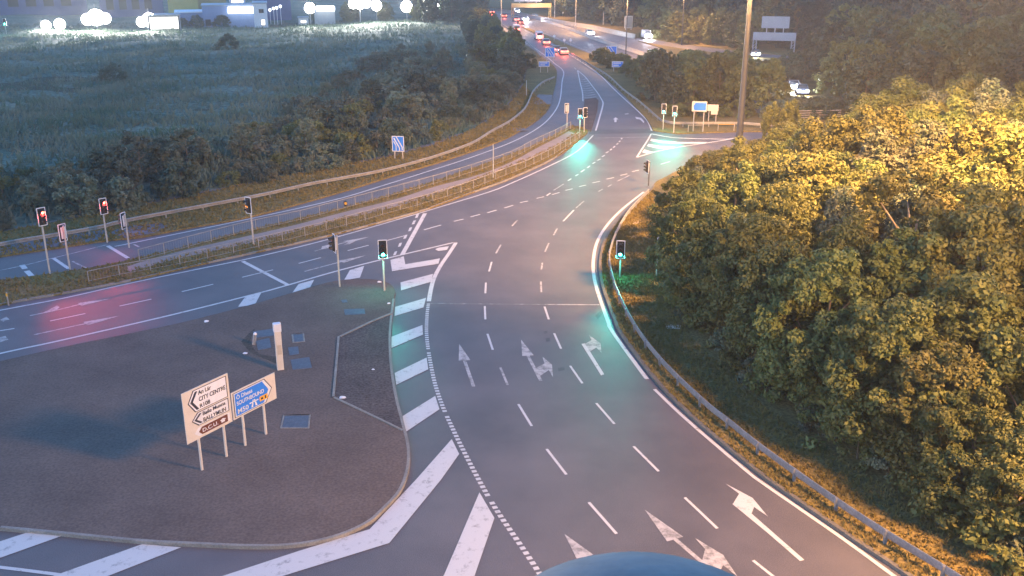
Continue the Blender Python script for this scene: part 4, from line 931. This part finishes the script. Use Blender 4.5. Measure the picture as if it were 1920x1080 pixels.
# gantries
def gantry(pxl, pxr, pyt, pyb, foot, label, mat, board=None):
    B = G((pxl + pxr) / 2, foot, .0); s = (B - Vector((0, 0, H))).length / F; w = (pxr - pxl) * s; zt, zb = ztop(B, pyt), ztop(B, pyb)
    root = empty('sign_gantry', B, math.atan2(B.y, B.x) - math.pi / 2); tag(root, label, 'gantry')
    MB().box((0, 0, (zt + zb) / 2), (w, .8, zt - zb), bev=.05).build('beam', M[mat], root)
    for sg in (-1, 1):
        lg = MB()
        for d_ in (-.35, .35): lg.tube([(sg * (w / 2 - .5) + d_, 0, 0), (sg * (w / 2 - .5) + d_, 0, zb)], .12, 6)
        for q in range(4): lg.tube([(sg * (w / 2 - .5) - .35, 0, zb * q / 4), (sg * (w / 2 - .5) + .35, 0, zb * (q + 1) / 4)], .06, 5)
        lg.build('leg', M[mat], root)
    if board:
        a, c, t, b_ = board; x0, x1 = (a - (pxl + pxr) / 2) * s, (c - (pxl + pxr) / 2) * s; z0, z1 = ztop(B, b_), ztop(B, t)
        MB().box(((x0 + x1) / 2, .3, (z0 + z1) / 2), (x1 - x0, .25, z1 - z0), bev=.04).build('sign_board', M['shedgrey'], root)
        for q in (.2, .5, .8): MB().box((x0 + (x1 - x0) * q, .3, (z0 + zt) / 2), (.2, .2, abs(z0 - zt) + .3)).build('bracket', M['galv'], root)
gantry(1413, 1486, 61, 76, 98, 'grey sign gantry right of the tall mast with a blue grey board on top', 'shedgrey', (1426, 1473, 31, 53))
gantry(960, 1032, 6, 14, 33, 'lamp lit gantry over the far end of the motorway', 'shedochre', (965, 1015, -14, 3))

# ------------------------------------------------------------------ island furniture
B = G(526, 692, .13); h = ztop(B, 607) - .13
root = empty('feeder_pillar', B, R(20)); tag(root, 'pale square pillar with a cap standing on the traffic island', 'pillar')
MB().box((0, 0, h / 2 - .1), (.33, .28, h), bev=.02).build('shaft', M['cream'], root); MB().box((0, 0, h - .18), (.39, .34, .42), bev=.03).build('cap', M['white'], root); MB().box((.02, -.155, h * .45), (.2, .02, .5)).build('door', M['stone'], root)
B = G(476, 645, .13)
root = empty('leaning_bollard', B, R(-30)); tag(root, 'short silver bollard leaning over beside the dark patch on the island', 'bollard')
MB().tube([(0, 0, -.05), (.16, 0, .62)], .10, 10).build('shaft', M['galv'], root); MB().tube([(.16, 0, .62), (.18, 0, .70)], [.105, .06], 10).build('cap', M['white'], root)
def cover(px, label, mat='cover', frame=False, z=.13):
    P = [G(x, y, z) for x, y in px]; c = sum(P, Vector()) / len(P); root = empty('chamber_cover', c); tag(root, label, 'cover')
    MB().prism([(p.x - c.x, p.y - c.y) for p in P], -.03, .016).build('lid', M[mat], root)
    if frame:
        L = [p - c for p in P]; L = [q * 1.08 for q in L]; L.append(L[0].copy()); L.append(L[1].copy())
        MB().sweep(L, [(.05, -.03), (.05, .022), (-.05, .022), (-.05, -.03)]).build('frame', M['kerb'], root)
for px, lb, fr in [([(474, 622), (514, 616), (517, 629), (478, 634)], 'blue grey chamber cover behind the leaning bollard', 0), ([(480, 640), (505, 634), (509, 652), (484, 657)], 'blue grey chamber cover beside the leaning bollard', 0), ([(549, 628), (568, 626), (570, 640), (551, 642)], 'small square cover upper right of the pillar', 1), ([(540, 652), (559, 650), (561, 664), (543, 667)], 'small square cover right of the pillar middle', 0), ([(545, 675), (580, 670), (585, 690), (549, 694)], 'wide grey cover beside the foot of the pillar', 0), ([(534, 780), (579, 779), (577, 802), (529, 802)], 'large framed chamber cover right of the direction signs', 1), ([(645, 580), (683, 579), (685, 589), (647, 591)], 'blue grey cover near the island tip below the signals', 0), ([(640, 563), (650, 562), (652, 567), (642, 568)], 'tiny square cover near the island tip', 0)]:
    cover(px, lb, 'cover', fr)
cover([(1247, 608), (1276, 610), (1277, 617), (1250, 616)], 'flat orange lit concrete cover on the right verge', 'stone', 0, .12)
cover([(1186, 415), (1196, 413), (1199, 418), (1188, 421)], 'flat pale cover on the right verge inside the bend', 'stone', 0, .12)
def chunk(px, py, r, label, seed, z=.13):
    g = random.Random(seed); B = G(px, py, z); vs = []; fs = []; n = 8
    for j, (zz, rr) in enumerate(((0, 1), (.45, .9), (.75, .45))):
        for k_ in range(n):
            a = 6.283 * k_ / n; q = r * rr * g.uniform(.7, 1.25); vs.append((q * math.cos(a) * 1.4, q * math.sin(a), zz * r * g.uniform(.8, 1.1)))
    for j in range(2):
        for k_ in range(n): l_ = (k_ + 1) % n; fs.append((j * n + k_, j * n + l_, (j + 1) * n + l_, (j + 1) * n + k_))
    fs.append(tuple(range(2 * n, 3 * n)))
    tag(MB().add(vs, fs).build('litter', M['white'], loc=B), label, 'litter')
for i, (a) in enumerate([(642, 746, .11, 'crumpled white litter at the corner of the bay kerb'), (387, 603, .11, 'white scrap lying near the road edge of the island'), (711, 529, .09, 'white scrap between the two island signals'), (729, 569, .08, 'tiny white scrap near the bay kerb corner'), (460, 663, .09, 'reddish white scrap in front of the leaning bollard'), (700, 693, .06, 'tiny scrap inside the kerbed bay')]): chunk(*a, seed=i)
B = G(416, 413, .12); chunk(416, 413, .16, 'white scrap on the slip road edge', 20, .02)
B = G(648, 386, .13); root = empty('marker_lamp', B); tag(root, 'small amber marker box beside the slip road fence', 'marker')
MB().box((0, 0, .22), (.26, .3, .46), bev=.04).build('housing', M['black'], root); MB().disc((.05, -.16, .25), .12, (0, -1, 0), 12, .03).build('reflector', M['yellow'], root)
B = G(16, 570, .12); root = empty('verge_marker', B); tag(root, 'thin orange marker post on the grass at the left edge', 'marker post'); MB().tube([(0, 0, -.1), (0, 0, .75)], .05, 6).build('post', M['rust'], root); MB().box((0, -.04, .6), (.09, .03, .18)).build('reflector', M['yellow'], root)
# reflector posts on the motorway gore
for x, y, lb in [(1039, 76, 'white marker disc on the gore, leftmost of three'), (1058, 84, 'white marker disc on the gore, middle of three'), (1070, 84, 'white marker disc on the gore, rightmost of three'), (1055, 30, 'white marker disc on the far motorway verge')]:
    B = G(x, y, .1); root = empty('marker_post', B); tag(root, lb, 'marker post', 'round white markers by the motorway')
    MB().tube([(0, 0, -.1), (0, 0, .9)], .05, 6).build('post', M['pole'], root); MB().disc((0, -.06, 1.1), .32, (0, -1, 0), 14, .04).build('disc', M['white'], root)

# ------------------------------------------------------------------ cars
def car_proto(name, paint, van=False):
    root = empty(name, (0, 0, 0)); L_, W_ = (4.9, 1.95) if van else (4.3, 1.76)
    if van: prof = [(-2.45, .35), (-2.45, 1.9), (-2.3, 2.05), (1.0, 2.05), (1.75, 1.25), (2.4, 1.0), (2.45, .35)]
    else: prof = [(-2.1, .32), (-2.15, .7), (-2.05, .95), (-1.55, 1.02), (-1.0, 1.42), (.25, 1.45), (1.0, .98), (1.9, .82), (2.12, .6), (2.1, .32)]
    n = len(prof); b = MB(); vs = []
    for yy, nar in ((-W_ / 2, 1), (W_ / 2, 1)):
        for x, z in prof: vs.append((x, yy * (1 if z < 1.05 else .84), z))
    fs = [tuple(range(n - 1, -1, -1)), tuple(range(n, 2 * n))] + [(i, (i + 1) % n, n + (i + 1) % n, n + i) for i in range(n)]
    b.add(vs, fs).build('body', paint, root)
    if van:
        MB().add([(1.06, -.7, 2.0), (1.06, .7, 2.0), (1.74, .78, 1.29), (1.74, -.78, 1.29)], [(0, 1, 2, 3)]).build('windscreen', M['glass'], root)
        MB().box((-2.46, 0, 1.5), (.02, 1.3, .55)).build('rear_window', M['glass'], root)
    else:
        MB().add([(.30, -.62, 1.44), (.30, .62, 1.44), (1.0, .74, 1.0), (1.0, -.74, 1.0)], [(0, 1, 2, 3)]).build('windscreen', M['glass'], root)
        MB().add([(-1.05, -.62, 1.41), (-1.05, .62, 1.41), (-1.54, .74, 1.045), (-1.54, -.74, 1.045)], [(3, 2, 1, 0)]).build('rear_window', M['glass'], root)
        for sg in (-1, 1): MB().box((-.35, sg * .80, 1.2), (1.35, .03, .28), rx=sg * .33).build('side_window', M['glass'], root)
    for x in (-1.35, 1.35):
        for sg in (-1, 1):
            w = MB().disc((x, sg * (W_ / 2 - .08), .32), .32, (0, 1, 0), 14, .2).build('wheel', M['tyre'], root)
            MB().disc((x, sg * (W_ / 2 + .03), .32), .19, (0, 1, 0), 10, .03).build('rim', M['galv'], w)
    xf, xb, zz = (2.46, -2.47, .85) if van else (2.08, -2.16, .72)
    for sg in (-1, 1):
        MB().box((xf, sg * .62, zz), (.14, .42, .26), bev=.03).build('headlight', M['e_head'], root)
        MB().box((xb, sg * .64, zz + .1), (.10, .34, .26), bev=.03).build('tail_light', M['e_tail'], root)
    return root
CP1 = pm('silver_car_paint', (.35, .36, .38), (.40, .41, .43), 2, .3, metal=.4); CP2 = pm('dark_car_paint', (.04, .045, .06), (.05, .055, .07), 2, .3); CP3 = pm('white_car_paint', (.6, .6, .6), (.66, .66, .66), 2, .35)
protos = {'s': car_proto('car', CP1), 'd': car_proto('car', CP2), 'v': car_proto('van', CP3, True)}
first = {k_: True for k_ in protos}
for x, y, kd, hd, lb in [(921, 26, 's', 1, 'car with red tail lights, farthest up the left carriageway'), (944, 33, 'd', 1, 'car with tail lights level with the left lamp post'), (967, 40, 's', 1, 'car with tail lights left of the oncoming headlights'), (976, 46, 'd', 1, 'car with tail lights just below the oncoming headlights'), (968, 60, 'v', 1, 'van with bright tail lights close to the left edge line'), (1010, 74, 'v', 1, 'pale van on the slip road beside the gore nose'), (1023, 84, 's', 1, 'car with tail lights between the pale van and the blue sign'), (1043, 98, 'd', 1, 'car with tail lights just right of the blue lane sign'), (1056, 102, 's', 1, 'nearest car on the slip with red tail lights'),
                         (968, 26, 'v', -1, 'van with white headlights farthest along the oncoming carriageway'), (984, 39, 's', -1, 'car with headlights beside the red tail lights'), (1003, 34, 'd', -1, 'car with headlights below the gantry leg'), (1105, 66, 's', -1, 'lone car with dazzling headlights on the oncoming carriageway'), (1212, 72, 'v', -1, 'van with headlights beside the clipped yellow hedge'), (1416, 106, 'd', -1, 'car with headlights below the grey gantry'), (1487, 168, 's', -1, 'car with headlights glimpsed through the wood, left of two'), (1503, 176, 'd', -1, 'car with headlights glimpsed through the wood, right of two')]:
    B = G(x, y, .01 if y < 66 or hd > 0 else .13)
    if x < 1110 and hd > 0 and y > 55: t = G(x - 17, y - 11) - G(x, y)
    elif hd > 0: t = G(x - 20, y - 7) - G(x, y)
    else: t = G(x + 22, y + 8) - G(x, y)
    if x > 1400: t = Vector((-.2, -1, 0))
    root = protos[kd]
    if first[kd]: first[kd] = False; c = root
    else: c = copy_tree(root)
    c.location = B; c.rotation_euler = (0, 0, math.atan2(t.y, t.x)); tag(c, lb, 'van' if kd == 'v' else 'car', 'vehicles on the motorway')
    if hd < 0:
        d_ = t.normalized(); q = B + d_ * 2.3 + Vector((0, 0, .75)); spot('headlight_beam', q, q + d_ * 20 + Vector((0, 0, -1.2)), 500, (.85, .88, 1), 50, .8, .2); glow('headlight_glow', q + d_ * .5 + Vector((0, 0, .3)), 300 if x < 1300 else 120, (.85, .88, 1), .3)
    else:
        d_ = t.normalized(); q = B - d_ * 2.4 + Vector((0, 0, .85)); spot('tail_glow', q, q - d_ * 4 + Vector((0, 0, -.9)), 45, (1, .08, .05), 110, .9, .2); glow('tail_glow', q - d_ * .3, 25, (1, .12, .06), .2)

# ------------------------------------------------------------------ buildings and floodlights beyond the meadow
def building(px0, px1, pyt, foot, label, wall, depth=14, roof='shedgrey', name='warehouse', windows=(), canopy=None, yaw=0.0):
    B = G((px0 + px1) / 2, foot, 0); s = (B - Vector((0, 0, H))).length / F; w = (px1 - px0) * s; h = ztop(B, pyt)
    root = empty(name, B, math.atan2(B.y, B.x) - math.pi / 2 + yaw); tag(root, label, 'building')
    MB().box((0, depth / 2, h / 2), (w, depth, h)).build('wall', M[wall], root)
    MB().box((0, depth / 2, h + .15), (w + .5, depth + .5, .3)).build('roof', M[roof], root)
    rb = MB()
    for k_ in range(int(w / 1.2)): rb.box((-w / 2 + .6 + 1.2 * k_, -.03, h / 2), (.12, .06, h * .98))
    if rb.v: rb.build('cladding_ribs', M[wall], root)
    for a, b_, c, d_, mt in windows:
        f = MB().box((w * (a + b_) / 2, -.07, h * (c + d_) / 2), (w * (b_ - a), .14, h * (d_ - c))).build('window', M['navy'], root)
        MB().box((w * (a + b_) / 2, -.16, h * (c + d_) / 2), (w * (b_ - a) * .9, .06, h * (d_ - c) * .88)).build('pane', M[mt], f)
    if canopy:
        a, b_, c, d_ = canopy; MB().box((w * (a + b_) / 2, -1.0, h * (c + d_) / 2), (w * (b_ - a), 1.8, h * (d_ - c)), bev=.2).build('lit_canopy', M['e_canopy'], root)
    return B, h
building(335, 388, 24, 52, 'low blue building with a pale roof edge beside the white lit wall', 'shedblue', roof='white', windows=[(.35, .42, .6, .75, 'glass')])
building(388, 478, 11, 52, 'tall blue showroom with a glowing white canopy strip', 'shedblue', canopy=(-.03, .5, .66, .96), windows=[(-.46, -.36, .1, .4, 'glass')])
building(479, 502, 7, 52, 'narrow pale building end beside the blue showroom', 'white', windows=[(-.1, .25, .62, .78, 'glass'), (.0, .3, .1, .35, 'e_window')])
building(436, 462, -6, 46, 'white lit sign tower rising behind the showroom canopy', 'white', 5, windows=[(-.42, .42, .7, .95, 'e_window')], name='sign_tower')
building(322, 371, -14, 40, 'yellow building behind the low blue roof', 'shedyellow')
building(373, 424, -12, 38, 'ochre building left of the white sign tower', 'shedochre')
building(492, 545, -10, 40, 'dark navy building behind the row of globe lamps', 'shednavy')
building(592, 628, 18, 47, 'grey building with a lit white fascia below the floodlights', 'shedgrey', canopy=(-.4, .5, .92, 1.25))
building(561, 578, 34, 47, 'small white kiosk left of the grey building', 'white', 4, windows=[(-.3, .3, .3, .7, 'e_window')], name='kiosk')
building(283, 336, 29, 58, 'long white wall glowing under the big floodlight', 'white', 6, windows=[(-.48, .48, .08, .95, 'e_window')])  # emissive pane over the whole wall stands in for floodlight on it
building(20, 150, -30, 30, 'dim grey frontage at the far left corner', 'shednavy', 20, windows=[(-.4 + .2 * q, -.28 + .2 * q, .3, .7, 'glass') for q in range(4)])
building(200, 300, -20, 34, 'dim dark frontage behind the two big floodlights', 'shednavy', 20, windows=[(-.4 + .2 * q, -.28 + .2 * q, .3, .7, 'glass') for q in range(4)])
def flood(px, py, foot, label, n=2, size=1.0, power=FLOODP, col=(1, .97, .9), rows=1):
    B = G(px, foot, 0); h = ztop(B, py); root = empty('floodlight', B, math.atan2(B.y, B.x) - math.pi / 2); tag(root, label, 'floodlight', 'floodlights beyond the meadow')
    MB().tube([(0, 0, -.1), (0, 0, h)], [.18, .10], 8).build('pole', M['galv'], root)
    Rr = n * size * .55; MB().tube([(-Rr, -.1, h), (Rr, -.1, h)], .07, 6).build('crossbar', M['galv'], root); MB().tube([(0, -.1, h - Rr), (0, -.1, h + Rr)], .07, 6).build('frame', M['galv'], root)
    for x, z, r in ([(0, 0, .78)] if n < 4 else [(-.62, -.12, .42), (.02, .02, .60), (.66, -.06, .40)]):
        r *= Rr; x *= Rr; z *= Rr
        hd = MB().tube([(x, -.12, h + z), (x, -.5, h + z), (x, -.56, h + z)], [r * .5, r * .97, r * 1.02], 28).build('lamp_head', M['galv'], root)
        MB().disc((x, -.58, h + z), r, (0, -1, 0), 28, .04).build('lens', M['e_flood'], hd)
    q = B + Vector((0, -1.5, h)); spot('flood_beam', q, q * .5 + Vector((0, 0, h * .5 + 52)), power, col, 122, 1.0, .8)
flood(88, 47, 60, 'small bright floodlight at the left, first of the row', 2, 1.5, FLOODP * .6, rows=2)
flood(114, 45, 60, 'bright floodlight second from the left', 2, 1.7, FLOODP * .8, rows=2)
flood(183, 33, 58, 'largest floodlight cluster at the upper left', 4, 1.7, FLOODP * 2, rows=4)
flood(282, 38, 58, 'dazzling floodlight beside the glowing white wall', 4, 1.5, FLOODP * 1.6, rows=3)
flood(583, 15, 47, 'floodlight pole over the small white kiosk', 3, 1.25, FLOODP * .7, rows=3)
flood(676, 5, 45, 'largest floodlight pole over the lit trees', 4, 1.5, FLOODP * 1.2, rows=3)
flood(707, 10, 42, 'floodlight pole just right of the largest over the lit trees', 3, 1.3, FLOODP * .7, rows=2)
flood(763, 12, 41, 'rightmost floodlight pole over the lit trees', 3, 1.4, FLOODP * .8, rows=3)
flood(821, 10, 40, 'small pair of greenish lamps before the dark trees', 1, 0.9, FLOODP * .2)
for x, t, lb in [(508, 21, 'globe lamp by the navy building, first of four'), (515, 18, 'globe lamp by the navy building, second of four'), (521, 17, 'globe lamp by the navy building, third of four'), (528, 14, 'globe lamp by the navy building, fourth of four')]:
    B = G(x, 46, 0); h = ztop(B, t); root = empty('globe_lamp', B); tag(root, lb, 'lamp', 'globe lamps')
    MB().tube([(0, 0, 0), (0, 0, h)], .09, 6).build('pole', M['white'], root)
    bm = bmesh.new(); bmesh.ops.create_uvsphere(bm, u_segments=12, v_segments=8, radius=.45); me = bpy.data.meshes.new('globe'); bm.to_mesh(me); bm.free(); me.materials.append(M['e_canopy'])
    o = bpy.data.objects.new('globe', me); COL.objects.link(o); o.parent = root; o.location = (0, 0, h + .35)
signal(13, 68, 38, 'distant green signal at the upper left corner', 'green', R(-80), spot_p=200, scale=1.6)
# far hills of dark trees close the view
# ------------------------------------------------------------------ camera housing on the mast below the viewpoint
root = empty('camera_housing', (.213, 1.22, 18.934)); tag(root, 'blue domed top of a camera housing at the bottom edge', 'camera housing')
bm = bmesh.new(); bmesh.ops.create_uvsphere(bm, u_segments=40, v_segments=20, radius=.28)
for v in bm.verts: v.co.z = v.co.z * .45 if v.co.z > 0 else v.co.z * .8
me = bpy.data.meshes.new('dome'); bm.to_mesh(me); bm.free(); me.materials.append(M['dome']); me.polygons.foreach_set('use_smooth', [True] * len(me.polygons))
dm = bpy.data.objects.new('dome', me); COL.objects.link(dm); dm.parent = root
MB().tube([(0, 0, -.12), (0, 0, -.02)], .288, 32).build('collar', M['galv'], root)
MB().tube([(0, -.05, -.1), (0, -.9, -.35)], .05, 8).build('bracket', M['galv'], root)
mb_ = empty('camera_mast', (.213, .1, 0)); tag(mb_, 'grey steel mast that carries the camera housing', 'mast'); MB().tube([(0, 0, 0), (0, 0, 18.7)], [.3, .16], 12).build('pole', M['mast'], mb_)

# ------------------------------------------------------------------ thin mist
hz = MB().box((0, 600, 14.0), (1480, 1460, 31)).build('haze', M['white']); hz['kind'] = 'stuff'
hm = bpy.data.materials.new('mist'); hm.use_nodes = True; nt = hm.node_tree
nt.nodes.remove(nt.nodes['Principled BSDF']); pv = nt.nodes.new('ShaderNodeVolumePrincipled'); pv.inputs['Density'].default_value = .00045; pv.inputs['Color'].default_value = (.9, .92, .95, 1)
nt.links.new(pv.outputs[0], nt.nodes['Material Output'].inputs['Volume'])
hz.data.materials.clear(); hz.data.materials.append(hm)
